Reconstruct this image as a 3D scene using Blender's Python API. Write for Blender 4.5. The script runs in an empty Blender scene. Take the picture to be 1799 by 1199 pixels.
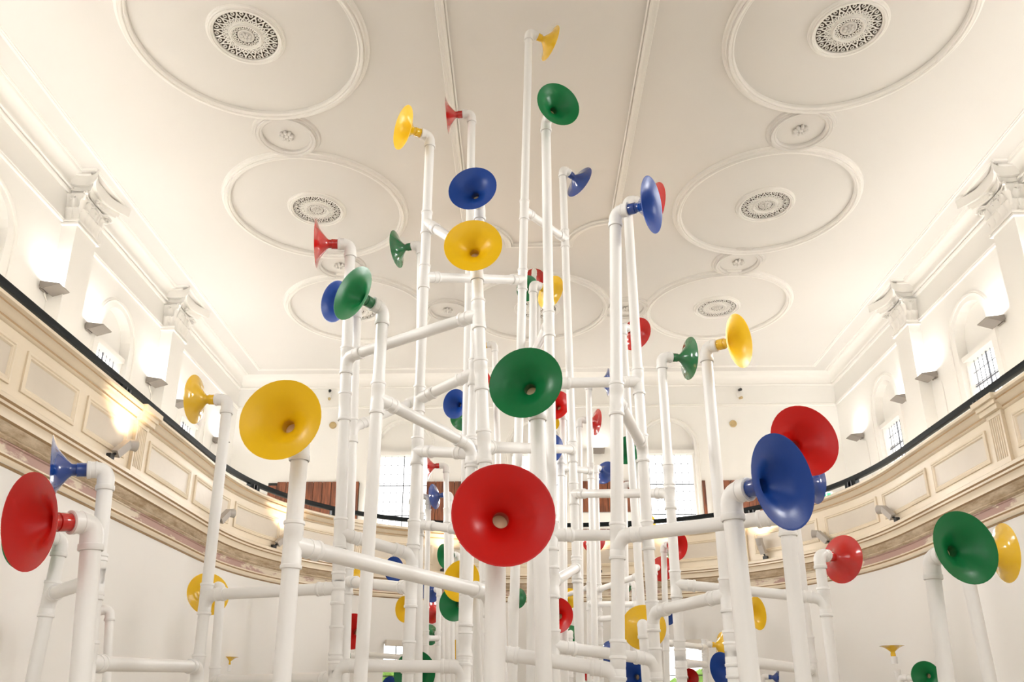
import bpy, bmesh, math, random
import numpy as np
from mathutils import Vector, Matrix
random.seed(7)
PI = math.pi
sc = bpy.context.scene
COL = sc.collection

# ------------------------------------------------------------------ camera
F_PX, PITCH, YAW, ROLL = 1443.11, 0.3513, 0.0133, -0.0021
CX, CY = 899.5, 599.5 + 132.09
CAM = Vector((-0.366, 0.0, 1.5))
def _axes():
    cp, sp = math.cos(PITCH), math.sin(PITCH); cy, sy = math.cos(YAW), math.sin(YAW); cr, sr = math.cos(ROLL), math.sin(ROLL)
    Rp = np.array([[1,0,0],[0,cp,-sp],[0,sp,cp]]); Ry = np.array([[cy,-sy,0],[sy,cy,0],[0,0,1]])
    A = Ry @ Rp @ np.array([[1,0,0],[0,0,1],[0,1,0]], float)
    rt, up, fw = A[:,0], A[:,1], A[:,2]
    return Vector(cr*rt+sr*up), Vector(-sr*rt+cr*up), Vector(fw)
RT, UP, FW = _axes()
cd = bpy.data.cameras.new('camera'); cam = bpy.data.objects.new('camera', cd); COL.objects.link(cam)
cd.sensor_width = 36; cd.lens = F_PX*36/1799; cd.shift_y = (CY-599.5)/1799; cd.clip_start = 0.05; cd.clip_end = 200
cam.matrix_world = Matrix(((RT.x,UP.x,-FW.x,CAM.x),(RT.y,UP.y,-FW.y,CAM.y),(RT.z,UP.z,-FW.z,CAM.z),(0,0,0,1)))
sc.camera = cam
# ------------------------------------------------------------------ world and exposure
w = bpy.data.worlds.new('daylight'); sc.world = w; w.use_nodes = True
SKY_W, GROUND_W = 3.5, 1.4
wt = w.node_tree; bgn = wt.nodes['Background']
_tc = wt.nodes.new('ShaderNodeTexCoord'); _sx = wt.nodes.new('ShaderNodeSeparateXYZ'); _rp = wt.nodes.new('ShaderNodeValToRGB')
wt.links.new(_tc.outputs['Generated'], _sx.inputs[0]); wt.links.new(_sx.outputs['Z'], _rp.inputs[0]); wt.links.new(_rp.outputs[0], bgn.inputs[0])
_k = GROUND_W/SKY_W; _rp.color_ramp.elements[0].position = 0.0; _rp.color_ramp.elements[0].color = (_k, _k*.97, _k*.9, 1)
_rp.color_ramp.elements[1].position = 0.04; _rp.color_ramp.elements[1].color = (1, .99, .975, 1)
bgn.inputs[1].default_value = SKY_W
sc.view_settings.view_transform = 'Standard'; sc.view_settings.look = 'None'; sc.view_settings.gamma = 1
sc.view_settings.use_curve_mapping = False
sc.view_settings.exposure = 0.12
WINDOW_W = 205; BACK_WINDOW_W = 60; UPLIGHT_W = 11; GLOW_W = 14; CEIL_SPOT_W = 260

def ray(a, b): return (a-CX)/F_PX*RT - (b-CY)/F_PX*UP + FW
def at(a, b, z): return CAM + ray(a, b)*z
def on_z(a, b, z):
    d = ray(a, b); return CAM + d*((z-CAM.z)/d.z)
def proj(P):
    v = P-CAM; z = v.dot(FW); return CX+F_PX*v.dot(RT)/z, CY-F_PX*v.dot(UP)/z

# ------------------------------------------------------------------ materials
def mat(name, col, rough=.5, metal=0., coat=0., noise=0., nscale=6., bump=0., bscale=60., spec=.5):
    m = bpy.data.materials.new(name); m.use_nodes = True; nt = m.node_tree; b = nt.nodes['Principled BSDF']
    b.inputs['Base Color'].default_value = (*col, 1); b.inputs['Roughness'].default_value = rough; b.inputs['Metallic'].default_value = metal
    b.inputs['Specular IOR Level'].default_value = spec
    if coat: b.inputs['Coat Weight'].default_value = coat; b.inputs['Coat Roughness'].default_value = .04
    tc = nt.nodes.new('ShaderNodeTexCoord')
    if noise:
        n = nt.nodes.new('ShaderNodeTexNoise'); n.inputs['Scale'].default_value = nscale; n.inputs['Detail'].default_value = 6
        nt.links.new(tc.outputs['Object'], n.inputs['Vector'])
        mx = nt.nodes.new('ShaderNodeMixRGB'); mx.inputs[1].default_value = (*[c*(1-noise) for c in col], 1); mx.inputs[2].default_value = (*[min(1, c*(1+noise*.5)) for c in col], 1)
        nt.links.new(n.outputs['Fac'], mx.inputs[0]); nt.links.new(mx.outputs[0], b.inputs['Base Color'])
    if bump:
        n2 = nt.nodes.new('ShaderNodeTexNoise'); n2.inputs['Scale'].default_value = bscale; n2.inputs['Detail'].default_value = 4
        nt.links.new(tc.outputs['Object'], n2.inputs['Vector'])
        bp = nt.nodes.new('ShaderNodeBump'); bp.inputs['Strength'].default_value = bump; bp.inputs['Distance'].default_value = .01
        nt.links.new(n2.outputs['Fac'], bp.inputs['Height']); nt.links.new(bp.outputs[0], b.inputs['Normal'])
    return m
def emis(name, col, s):
    m = mat(name, col); b = m.node_tree.nodes['Principled BSDF']; b.inputs['Emission Color'].default_value = (*col, 1); b.inputs['Emission Strength'].default_value = s; return m
M = {}
M['ceiling'] = mat('ceiling_paint', (.745,.718,.68), .75, noise=.03, nscale=.6, bump=.05)
M['wall'] = mat('wall_paint', (.87,.85,.81), .6, noise=.03, nscale=.8, bump=.05)
M['lower'] = mat('lower_wall_paint', (.86,.835,.795), .6, noise=.02, nscale=.5)
M['trim'] = mat('plaster_trim', (.88,.855,.81), .55)
M['frieze'] = mat('frieze_paint', (.76,.72,.65), .65)
M['white'] = mat('white_plastic', (.87,.855,.83), .33, bump=.02, bscale=30)
M['cream'] = mat('gallery_cream_paint', (.85,.735,.565), .32, noise=.06, nscale=3, bump=.2, bscale=14)
M['infill'] = mat('gallery_panel_paint', (.71,.63,.52), .38, noise=.08, nscale=2, bump=.3, bscale=10)
M['rail'] = mat('charcoal_rail_metal', (.004,.007,.008), .55, spec=.2)
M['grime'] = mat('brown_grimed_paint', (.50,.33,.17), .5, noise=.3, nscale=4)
M['steel'] = mat('grey_steel', (.18,.18,.19), .35, metal=.6)
M['fixture'] = mat('grey_lamp_metal', (.27,.24,.215), .5, metal=.1, bump=.05, bscale=200)
M['lampgrey'] = mat('lamp_grey_paint', (.52,.48,.44), .4)
M['black'] = mat('black_plastic', (.015,.015,.015), .5)
M['hole'] = mat('painted_hole_shade', (.07,.05,.035), .9)  # flat dark brown painted for the shade inside the pierced rose holes
M['floor'] = mat('pale_floor_boards', (.68,.61,.52), .4, noise=.15, nscale=3)
M['lead'] = mat('window_lead', (.16,.17,.20), .6)
M['brass'] = mat('pale_brass', (.55,.42,.22), .3, metal=.5)
M['sign_w'] = emis('exit_sign_face', (.85,1,.9), .9)
M['sign_g'] = emis('exit_sign_green', (.10,.55,.32), .5)
M['amber'] = mat('amber_glass_spot', (.75,.45,.12), .3)
M['slate'] = mat('blue_grey_frame', (.30,.36,.40), .5)
M['blind'] = mat('cream_blind', (.74,.68,.60), .8)
HC = {'red': (.52,.004,.002), 'yellow': (.83,.50,.005), 'green': (.003,.15,.04), 'blue': (.006,.045,.25)}
for k, c in HC.items():
    M[k] = mat(k+'_plastic_inside', c, .30, bump=.03, bscale=120, spec=.28)
    M[k+'_out'] = mat(k+'_plastic_gloss', c, .14, coat=.6)
def wood():
    m = mat('brown_boards', (.17,.055,.026), .4); nt = m.node_tree; b = nt.nodes['Principled BSDF']
    tc = nt.nodes.new('ShaderNodeTexCoord'); mp = nt.nodes.new('ShaderNodeMapping'); mp.inputs['Scale'].default_value = (9, 9, .9)
    n = nt.nodes.new('ShaderNodeTexNoise'); n.inputs['Scale'].default_value = 2.2; n.inputs['Detail'].default_value = 8; n.inputs['Distortion'].default_value = .6
    r = nt.nodes.new('ShaderNodeValToRGB'); r.color_ramp.elements[0].position = .3; r.color_ramp.elements[0].color = (.085,.026,.014,1); r.color_ramp.elements[1].position = .72; r.color_ramp.elements[1].color = (.31,.10,.042,1)
    nt.links.new(tc.outputs['Object'], mp.inputs[0]); nt.links.new(mp.outputs[0], n.inputs['Vector']); nt.links.new(n.outputs['Fac'], r.inputs[0]); nt.links.new(r.outputs[0], b.inputs['Base Color'])
    return m
M['wood'] = wood()
def stained():
    # grimy brown cavetto band of the gallery
    m = mat('stained_gallery_moulding', (.6,.47,.31), .5); nt = m.node_tree; b = nt.nodes['Principled BSDF']
    tc = nt.nodes.new('ShaderNodeTexCoord'); mp = nt.nodes.new('ShaderNodeMapping'); mp.inputs['Scale'].default_value = (1,1,5)
    n = nt.nodes.new('ShaderNodeTexNoise'); n.inputs['Scale'].default_value = 2.2; n.inputs['Detail'].default_value = 9; n.inputs['Roughness'].default_value = .7
    r = nt.nodes.new('ShaderNodeValToRGB'); r.color_ramp.elements[0].position = .36; r.color_ramp.elements[0].color = (.36,.25,.14,1); r.color_ramp.elements[1].position = .6; r.color_ramp.elements[1].color = (.66,.54,.39,1)
    nt.links.new(tc.outputs['Object'], mp.inputs[0]); nt.links.new(mp.outputs[0], n.inputs['Vector']); nt.links.new(n.outputs['Fac'], r.inputs[0]); nt.links.new(r.outputs[0], b.inputs['Base Color'])
    return m
M['stain'] = stained()
def peeling():
    m = mat('peeling_pink_band', (.6,.5,.4), .6); nt = m.node_tree; b = nt.nodes['Principled BSDF']
    tc = nt.nodes.new('ShaderNodeTexCoord'); mp = nt.nodes.new('ShaderNodeMapping'); mp.inputs['Scale'].default_value = (1,1,3)
    n = nt.nodes.new('ShaderNodeTexNoise'); n.inputs['Scale'].default_value = .55; n.inputs['Detail'].default_value = 10; n.inputs['Roughness'].default_value = .62
    r = nt.nodes.new('ShaderNodeValToRGB'); e = r.color_ramp.elements; e[0].position = .50; e[0].color = (.74,.64,.50,1); e[1].position = .53; e[1].color = (.47,.30,.25,1)
    nt.links.new(tc.outputs['Object'], mp.inputs[0]); nt.links.new(mp.outputs[0], n.inputs['Vector']); nt.links.new(n.outputs['Fac'], r.inputs[0]); nt.links.new(r.outputs[0], b.inputs['Base Color'])
    return m
M['peel'] = peeling()
def glass():
    m = bpy.data.materials.new('window_glass'); m.use_nodes = True; nt = m.node_tree; nt.nodes.clear()
    o = nt.nodes.new('ShaderNodeOutputMaterial'); t = nt.nodes.new('ShaderNodeBsdfTransparent'); g = nt.nodes.new('ShaderNodeBsdfGlossy'); g.inputs['Roughness'].default_value = .1
    x = nt.nodes.new('ShaderNodeMixShader'); x.inputs[0].default_value = .06
    nt.links.new(t.outputs[0], x.inputs[1]); nt.links.new(g.outputs[0], x.inputs[2]); nt.links.new(x.outputs[0], o.inputs[0]); return m
M['glass'] = glass()
def foliage():
    m = mat('garden_leaves', (.25,.45,.08), .8, noise=.6, nscale=3); return m
M['leaf'] = foliage()
M['throat'] = mat('light_tinted_pipe_inside', (.86,.64,.38), .5)  # tan colour stands for light coming through the white pipe's plastic

# ------------------------------------------------------------------ object helpers
def obj(name, bm, m, parent=None, smooth=True):
    me = bpy.data.meshes.new(name); bm.normal_update(); bm.to_mesh(me); bm.free()
    ms = m if isinstance(m, (list, tuple)) else [m]
    for q in ms: me.materials.append(M[q] if isinstance(q, str) else q)
    if smooth:
        for p in me.polygons: p.use_smooth = True
        try: me.set_sharp_from_angle(angle=math.radians(38))
        except Exception: pass
    o = bpy.data.objects.new(name, me); COL.objects.link(o)
    if parent: o.parent = parent
    return o
def tag(o, label=None, cat=None, group=None, kind=None):
    if label: o['label'] = label
    if cat: o['category'] = cat
    if group: o['group'] = group
    if kind: o['kind'] = kind
    return o
def empty(name, loc=(0,0,0), rz=0):
    o = bpy.data.objects.new(name, None); COL.objects.link(o); o.location = loc; o.rotation_euler = (0,0,rz); o.empty_display_size = .1; return o
def struct(name, bm, m, smooth=False): return tag(obj(name, bm, m, None, smooth), kind='structure')
def box(bm, x0, x1, y0, y1, z0, z1, mi=0):
    v = [bm.verts.new(p) for p in ((x0,y0,z0),(x1,y0,z0),(x1,y1,z0),(x0,y1,z0),(x0,y0,z1),(x1,y0,z1),(x1,y1,z1),(x0,y1,z1))]
    for f in ((0,3,2,1),(4,5,6,7),(0,1,5,4),(1,2,6,5),(2,3,7,6),(3,0,4,7)):
        bm.faces.new([v[i] for i in f]).material_index = mi
def obox(bm, c, ax, ay, az, hx, hy, hz):
    c = Vector(c); v = []
    for sz in (-1,1):
        for sx, sy in ((-1,-1),(1,-1),(1,1),(-1,1)): v.append(bm.verts.new(c+ax*hx*sx+ay*hy*sy+az*hz*sz))
    for f in ((0,3,2,1),(4,5,6,7),(0,1,5,4),(1,2,6,5),(2,3,7,6),(3,0,4,7)): bm.faces.new([v[i] for i in f])
def frame_of(d):
    d = d.normalized(); a = Vector((0,0,1)) if abs(d.z) < .9 else Vector((1,0,0)); u = d.cross(a).normalized(); return u, u.cross(d).normalized()
def tube(bm, pts, rad, n=20, cap=True, mi=0):
    # pts: list of Vectors, rad: float or list; parallel-transported rings
    pts = [Vector(p) for p in pts]; N = len(pts); rr = rad if isinstance(rad, (list, tuple)) else [rad]*N
    T = []
    for i in range(N):
        if i == 0: t = pts[1]-pts[0]
        elif i == N-1: t = pts[-1]-pts[-2]
        else: t = (pts[i]-pts[i-1]).normalized()+(pts[i+1]-pts[i]).normalized()
        if t.length < 1e-9: t = T[-1] if T else Vector((0,0,1))
        T.append(t.normalized())
    u, v = frame_of(T[0]); rings = []
    for i in range(N):
        if i > 0: u = (u - T[i]*u.dot(T[i])).normalized()
        v = T[i].cross(u)
        rings.append([bm.verts.new(pts[i]+(u*math.cos(2*PI*k/n)+v*math.sin(2*PI*k/n))*rr[i]) for k in range(n)])
    for a, b in zip(rings, rings[1:]):
        for k in range(n): bm.faces.new((a[k], a[(k+1)%n], b[(k+1)%n], b[k])).material_index = mi
    if cap: bm.faces.new(rings[0][::-1]).material_index = mi; bm.faces.new(rings[-1]).material_index = mi
    return rings
def lathe(bm, o, d, prof, n=32, mi=0, close=False):
    # prof: list of (distance along d, radius)
    u, v = frame_of(d); d = d.normalized(); rings = []
    for s, r in prof:
        rings.append([bm.verts.new(o+d*s+(u*math.cos(2*PI*k/n)+v*math.sin(2*PI*k/n))*max(r, 1e-4)) for k in range(n)])
    for i, (a, b) in enumerate(zip(rings, rings[1:])):
        m_ = mi[i] if isinstance(mi, (list, tuple)) else mi
        for k in range(n): bm.faces.new((a[k], a[(k+1)%n], b[(k+1)%n], b[k])).material_index = m_
    return rings
def arc3(p0, corner, p1, r, n=7):
    # rounded polyline p0 - corner - p1
    a = (p0-corner); b = (p1-corner); la, lb = a.length, b.length; a.normalize(); b.normalize()
    ang = a.angle(b); t = min(r/math.tan(ang/2) if ang > .02 else 0, la*.95, lb*.95)
    A = corner+a*t; B = corner+b*t; out = [p0]
    for i in range(n+1):
        s = i/n; out.append(A*(1-s)**2+corner*(2*s*(1-s))+B*s*s)
    out.append(p1); return out
def sweep(bm, path, prof, closed_path=False, closed_prof=False, mi=None):
    # path: list of (origin, side dir, up dir); prof: list of (side, up)
    rings = [[bm.verts.new(o+s*a+u*b) for a, b in prof] for o, s, u in path]
    rng = range(len(rings)) if closed_path else range(len(rings)-1)
    np_ = len(prof)
    for i in rng:
        A, B = rings[i], rings[(i+1) % len(rings)]
        for k in range(np_ if closed_prof else np_-1):
            f = bm.faces.new((A[k], A[(k+1)%np_], B[(k+1)%np_], B[k]))
            if mi: f.material_index = mi[k]
    return rings
V = Vector
Z = V((0,0,1))
HX = 8.30      # half width of the hall
YB = 21.3      # rear wall
ZC = 10.5      # ceiling

# ------------------------------------------------------------------ room shell
bm = bmesh.new(); box(bm, -9, 9, -9, 22, -.2, 0); struct('floor', bm, 'floor')
bm = bmesh.new(); box(bm, -9, 9, -9, 22, ZC, ZC+.3); struct('ceiling', bm, 'ceiling')

def arch_pts(c, hw, zs, n=14):
    return [(c+hw*math.cos(PI*i/n), zs+hw*math.sin(PI*i/n)) for i in range(n+1)]
def wall_with_openings(name, mapf, a0, a1, z0, z1, ops, thick):
    """mapf(a, z, depth) -> Vector; ops = list of (centre, half width, sill, spring)"""
    bm = bmesh.new()
    def quad(pts, d=0): bm.faces.new([bm.verts.new(mapf(a, z, d)) for a, z in pts])
    edges = sorted(ops); cur = a0
    for c, hw, sill, spring in edges:
        quad([(cur,z0),(c-hw,z0),(c-hw,z1),(cur,z1)])
        quad([(c-hw,z0),(c+hw,z0),(c+hw,sill),(c-hw,sill)])
        ap = arch_pts(c, hw, spring)
        for i in range(len(ap)-1):
            (xa, za), (xb, zb) = ap[i], ap[i+1]
            quad([(xb,zb),(xa,za),(xa,z1),(xb,z1)])
        # reveals
        outline = [(c-hw,sill),(c+hw,sill)]+ap
        for i in range(len(outline)):
            p, q = outline[i], outline[(i+1)%len(outline)]
            bm.faces.new([bm.verts.new(mapf(p[0],p[1],0)), bm.verts.new(mapf(p[0],p[1],thick)), bm.verts.new(mapf(q[0],q[1],thick)), bm.verts.new(mapf(q[0],q[1],0))])
        cur = c+hw
    quad([(cur,z0),(a1,z0),(a1,z1),(cur,z1)])
    bmesh.ops.remove_doubles(bm, verts=bm.verts, dist=1e-4)
    return struct(name, bm, 'wall')
WY = [2.0, 6.1, 10.25, 14.45, 18.45]
LM = lambda a, z, d: V((-HX-d, a, z))
RM = lambda a, z, d: V((HX+d, a, z))
BM = lambda a, z, d: V((a, YB+d, z))
side_ops = [(y, .58, 4.9, 8.50) for y in WY]
wall_with_openings('wall_left', LM, -9, YB, 0, ZC, side_ops, .34)
wall_with_openings('wall_right', RM, -9, YB, 0, ZC, side_ops, .34)
back_ops = [(x, .70, 4.9, 8.48) for x in (-3.6, 0.0, 3.6)]
def back_wall():
    bm = bmesh.new()
    def quad(x0, x1, z0, z1): bm.faces.new([bm.verts.new((x, YB, z)) for x, z in ((x0,z0),(x1,z0),(x1,z1),(x0,z1))])
    cur = -HX
    for c, hw, sill, spring in back_ops:
        quad(cur, c-hw, 0, ZC); quad(c-hw, c+hw, 0, .9); quad(c-hw, c+hw, 3.35, sill)
        for (za, zb) in ((.9, 3.35),):
            for a, b in (((c-hw,za),(c+hw,za)),((c+hw,za),(c+hw,zb)),((c+hw,zb),(c-hw,zb)),((c-hw,zb),(c-hw,za))):
                bm.faces.new([bm.verts.new(BM(*a,0)), bm.verts.new(BM(*a,.34)), bm.verts.new(BM(*b,.34)), bm.verts.new(BM(*b,0))])
        ap = arch_pts(c, hw, spring)
        for i in range(len(ap)-1):
            (xa, za), (xb, zb) = ap[i], ap[i+1]
            bm.faces.new([bm.verts.new((x, YB, z)) for x, z in ((xb,zb),(xa,za),(xa,ZC),(xb,ZC))])
        outline = [(c-hw,sill),(c+hw,sill)]+ap
        for i in range(len(outline)):
            p, q = outline[i], outline[(i+1)%len(outline)]
            bm.faces.new([bm.verts.new(BM(*p,0)), bm.verts.new(BM(*p,.34)), bm.verts.new(BM(*q,.34)), bm.verts.new(BM(*q,0))])
        cur = c+hw
    quad(cur, HX, 0, ZC)
    bmesh.ops.remove_doubles(bm, verts=bm.verts, dist=1e-4)
    struct('wall_back', bm, 'wall')
back_wall()
bm = bmesh.new()   # entrance wall behind the viewer; unseen window openings added and sized for fill light
FO = [(-5.4, 1.6), (0, 1.7), (5.4, 1.6)]; cur = -HX
for c, hw in FO:
    box(bm, cur, c-hw, -9.2, -9, 0, ZC); box(bm, c-hw, c+hw, -9.2, -9, 0, .8); box(bm, c-hw, c+hw, -9.2, -9, 3.7, 4.4); box(bm, c-hw, c+hw, -9.2, -9, 9.9, ZC)
    for q in (-.33, .33): box(bm, c+hw*q-.05, c+hw*q+.05, -9.15, -9.05, 4.4, 9.9)
    cur = c+hw
box(bm, cur, HX, -9.2, -9, 0, ZC); struct('wall_front', bm, 'wall')

# windows: frame, leaded glazing bars, pane, blind panel that fills the arch
wn = [0]
def window(mapf, c, hw, sill, spring, zg, cols, rows, lattice=True):
    wn[0] += 1
    root = empty('window_%d' % wn[0], mapf(c, sill, .2)); root['kind'] = 'structure'
    inv = root.location.copy()
    def mf(a, z, d): return mapf(a, z, d)-inv
    def bar(bm, a0, a1, z0, z1, d0, d1):
        p = [mf(a0,z0,d0), mf(a1,z0,d0), mf(a1,z0,d1), mf(a0,z0,d1), mf(a0,z1,d0), mf(a1,z1,d0), mf(a1,z1,d1), mf(a0,z1,d1)]
        v = [bm.verts.new(q) for q in p]
        for f in ((0,3,2,1),(4,5,6,7),(0,1,5,4),(1,2,6,5),(2,3,7,6),(3,0,4,7)): bm.faces.new([v[i] for i in f])
    bm = bmesh.new()
    fw = .055
    bar(bm, c-hw, c-hw+fw, sill, zg, .10, .26); bar(bm, c+hw-fw, c+hw, sill, zg, .10, .26)
    bar(bm, c-hw, c+hw, sill, sill+.08, .04, .26); bar(bm, c-hw, c+hw, zg, zg+.10, .05, .26)
    obj('window_frame', bm, 'trim', root, False)
    bm = bmesh.new()
    if spring:   # plastered tympanum above the glass
        ap = arch_pts(c, hw, spring)
        bm.faces.new([bm.verts.new(mf(a, z, .2)) for a, z in [(c-hw, zg+.08),(c+hw, zg+.08)]+ap])
        bm.faces.new([bm.verts.new(mf(a, z, .3)) for a, z in ([(c-hw, zg+.08),(c+hw, zg+.08)]+ap)[::-1]])
        obj('arch_panel', bm, 'wall', root, False); bm = bmesh.new()
    bar(bm, c-.012, c+.012, sill, zg, .19, .215)
    for i in range(1, rows): z = sill+(zg-sill)*i/rows; bar(bm, c-hw, c+hw, z-.012, z+.012, .19, .215)
    if lattice:
        for i in range(1, cols):
            a = c-hw+2*hw*i/cols; bar(bm, a-.006, a+.006, sill, zg, .2, .21)
        nr = int((zg-sill)/.24)
        for i in range(1, nr): z = sill+(zg-sill)*i/nr; bar(bm, c-hw, c+hw, z-.006, z+.006, .2, .21)
    obj('glazing_bars', bm, 'lead', root, False)
    bm = bmesh.new(); bar(bm, c-hw, c+hw, sill, zg, .22, .226); obj('pane', bm, 'glass', root, False)
    return root
for y in WY: window(LM, y, .58, 4.9, 8.50, 8.17, 8, 6)
for y in WY: window(RM, y, .58, 4.9, 8.50, 8.06, 8, 6)
for c, hw, s, sp in back_ops: window(BM, c, hw, s, sp, 8.22, 8, 4)
for c, hw, s, sp in back_ops: window(BM, c, hw, .9, None, 3.25, 6, 3, False)

# daylight entering through each upper window
def daylight(mapf, c, hw, z0, z1, inward, W):
    ld = bpy.data.lights.new('window_daylight', 'AREA'); ld.shape = 'RECTANGLE'; ld.size = 2*hw-.08; ld.size_y = z1-z0; ld.energy = W; ld.color = (1, .99, .975)
    lo = bpy.data.objects.new('window_daylight', ld); COL.objects.link(lo); lo.location = mapf(c, (z0+z1)/2, .30)
    ld.spread = math.radians(110); lo.rotation_euler = (inward*.80+V((0,0,-.60))).to_track_quat('-Z', 'Y').to_euler()
for y in WY:
    daylight(LM, y, .58, 4.95, 8.05, V((1,0,0)), WINDOW_W); daylight(RM, y, .58, 4.95, 8.05, V((-1,0,0)), WINDOW_W)
for c, hw, s, sp in back_ops: daylight(BM, c, hw, 4.95, 8.2, V((0,-1,0)), BACK_WINDOW_W)

# raised arch mouldings round the openings
tn = [0]
def trim(bm, m='trim', smooth=True):
    tn[0] += 1; return struct('trim_%d' % tn[0], bm, m, smooth)
def arch_mould(mapf, c, hw, z0, spring, wd=.045):
    bm = bmesh.new(); pts = [(c-hw, z0)]+[(c-hw*math.cos(PI*i/24), spring+hw*math.sin(PI*i/24)) for i in range(25)]+[(c+hw, z0)]
    path = []
    nrm = mapf(0,0,0)-mapf(0,0,1)
    for i, (a, z) in enumerate(pts):
        if i == 0: t = (0,1)
        elif i == len(pts)-1: t = (0,-1)
        else: t = (pts[i+1][0]-pts[i-1][0], pts[i+1][1]-pts[i-1][1])
        l = math.hypot(*t); t = (t[0]/l, t[1]/l)
        sd = mapf(-t[1], t[0], 0)-mapf(0,0,0)
        path.append((mapf(a, z, 0), sd, nrm))
    sweep(bm, path, [(-wd,0),(-wd,.022),(-wd*.3,.03),(0,.014),(wd*.4,.022),(wd*.7,.012),(wd,0)])
    trim(bm)
for y in WY[1:]:
    arch_mould(LM, y, .80, 5.2, 8.42); arch_mould(RM, y, .80, 5.2, 8.42)
for c, hw, s, sp in back_ops: arch_mould(BM, c, .80, 5.2, 8.42, .035)

# ------------------------------------------------------------------ cornices and picture mouldings
def line_mould(p0, p1, side, up, prof, m='trim'):
    bm = bmesh.new(); sweep(bm, [(V(p0), V(side), V(up)), (V(p1), V(side), V(up))], prof); trim(bm, m, True)
cor = [(0,-.62),(.06,-.62),(.075,-.59),(.05,-.56),(.05,-.36),(.09,-.33),(.10,-.29),(.07,-.26)]+[(.07+.17*(1-math.cos(t*PI/12)), -.26+.22*math.sin(t*PI/12)) for t in range(7)]+[(.255,-.03),(.27,0)]
PY = [-.2, 4.0, 8.2, 12.42, 16.55]
for s, nm in ((-1, 'l'), (1, 'r')):
    line_mould((s*HX, -9, ZC), (s*HX, YB, ZC), (-s,0,0), (0,0,1), [(0,-.95),(.03,-.95),(.04,-.93),(.02,-.915),(.045,-.90),(.045,-.88),(.02,-.86),(0,-.855)])
    line_mould((s*HX, -9, ZC), (s*HX, YB, ZC), (-s,0,0), (0,0,1), [(0,-.36),(.03,-.36),(.05,-.33),(.05,-.31),(.02,-.29),(.075,-.27),(.08,-.24),(.06,-.22)]+[(.06+.13*(1-math.cos(t*PI/12)), -.22+.2*math.sin(t*PI/12)) for t in range(7)]+[(.22,-.02),(.24,0)])
line_mould((-HX, YB, ZC), (HX, YB, ZC), (0,-1,0), (0,0,1), [(0,-.95),(.02,-.95),(.03,-.93),(.015,-.91),(.03,-.89),(0,-.87)])
line_mould((-HX, YB, ZC), (HX, YB, ZC), (0,-1,0), (0,0,1), [(0,-.34),(.03,-.34),(.04,-.31),(.03,-.29)]+[(.03+.16*(1-math.cos(t*PI/12)), -.28+.22*math.sin(t*PI/12)) for t in range(7)]+[(.22,-.03),(.27,0)])
# thin mouldings laid on the ceiling near the edge, breaking forward round each pilaster
def ceil_line(pts, wd=.035, h=.022, closed=False, m='trim'):
    bm = bmesh.new(); P = [V((x, y, ZC)) for x, y in pts]; n = len(P); path = []
    for i in range(n):
        a = P[(i-1) % n] if (closed or i) else P[i]; b = P[(i+1) % n] if (closed or i < n-1) else P[i]
        t0 = (P[i]-a); t1 = (b-P[i])
        if t0.length < 1e-6: t0 = t1
        if t1.length < 1e-6: t1 = t0
        t0.normalize(); t1.normalize(); t = (t0+t1).normalized(); s = V((-t.y, t.x, 0)); k = 1/max(.35, t.dot(t1))
        path.append((P[i], s*k, -Z))
    sweep(bm, path, [(-wd,0),(-wd*.9,h*.5),(-wd*.45,h*.55),(-wd*.4,h),(wd*.1,h),(wd*.2,h*.6),(wd*.6,h*.75),(wd*.7,h*.4),(wd,0)], closed_path=closed)
    trim(bm)
ceil_line([(-7.60,-9),(-7.60,20.70),(7.62,20.70),(7.62,-9)], .05, .03)
for s in (-1, 1):
    pts = [(s*8.02, -9)]
    for y in PY: pts += [(s*8.02, y-.55),(s*7.78, y-.55),(s*7.78, y+.62),(s*8.02, y+.62)]
    pts += [(s*8.02, 21.0)]
    ceil_line(pts, .03, .02)
# long centre panel with scooped corners
HWP, YE, RN = 1.43, 14.45, .82
pp = [(-HWP,-9),(-HWP, YE-RN)]+[(-HWP+RN*math.sin(t*PI/20), YE-RN+RN*(1-math.cos(t*PI/20))) for t in range(1, 10)]
left = [(-HWP,-9),(-HWP,YE-RN*1.05)]
sc1 = [(-HWP+RN*math.sin(a)*1.0, YE-RN*math.cos(a)) for a in [i*PI/20 for i in range(0, 11)]]
pts = left+sc1+[(-x, y) for x, y in sc1[::-1]]+[(HWP,YE-RN*1.05),(HWP,-9)]
bm = bmesh.new()
def flat_path(pts):
    P = [V((x, y, ZC)) for x, y in pts]; path = []
    for i in range(len(P)):
        t0 = P[i]-P[i-1] if i else P[1]-P[0]; t1 = P[i+1]-P[i] if i < len(P)-1 else t0
        t0 = t0.normalized(); t1 = t1.normalized(); t = (t0+t1).normalized(); s = V((-t.y, t.x, 0)); path.append((P[i], s/max(.45, t.dot(t1)), -Z))
    return path
sweep(bm, flat_path(pts), [(-.085,0),(-.085,.035),(-.07,.05),(-.052,.03),(-.045,.075),(-.015,.085),(-.008,.05),(.022,.055),(.03,.028),(.065,.035),(.08,0)])
trim(bm)

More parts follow.
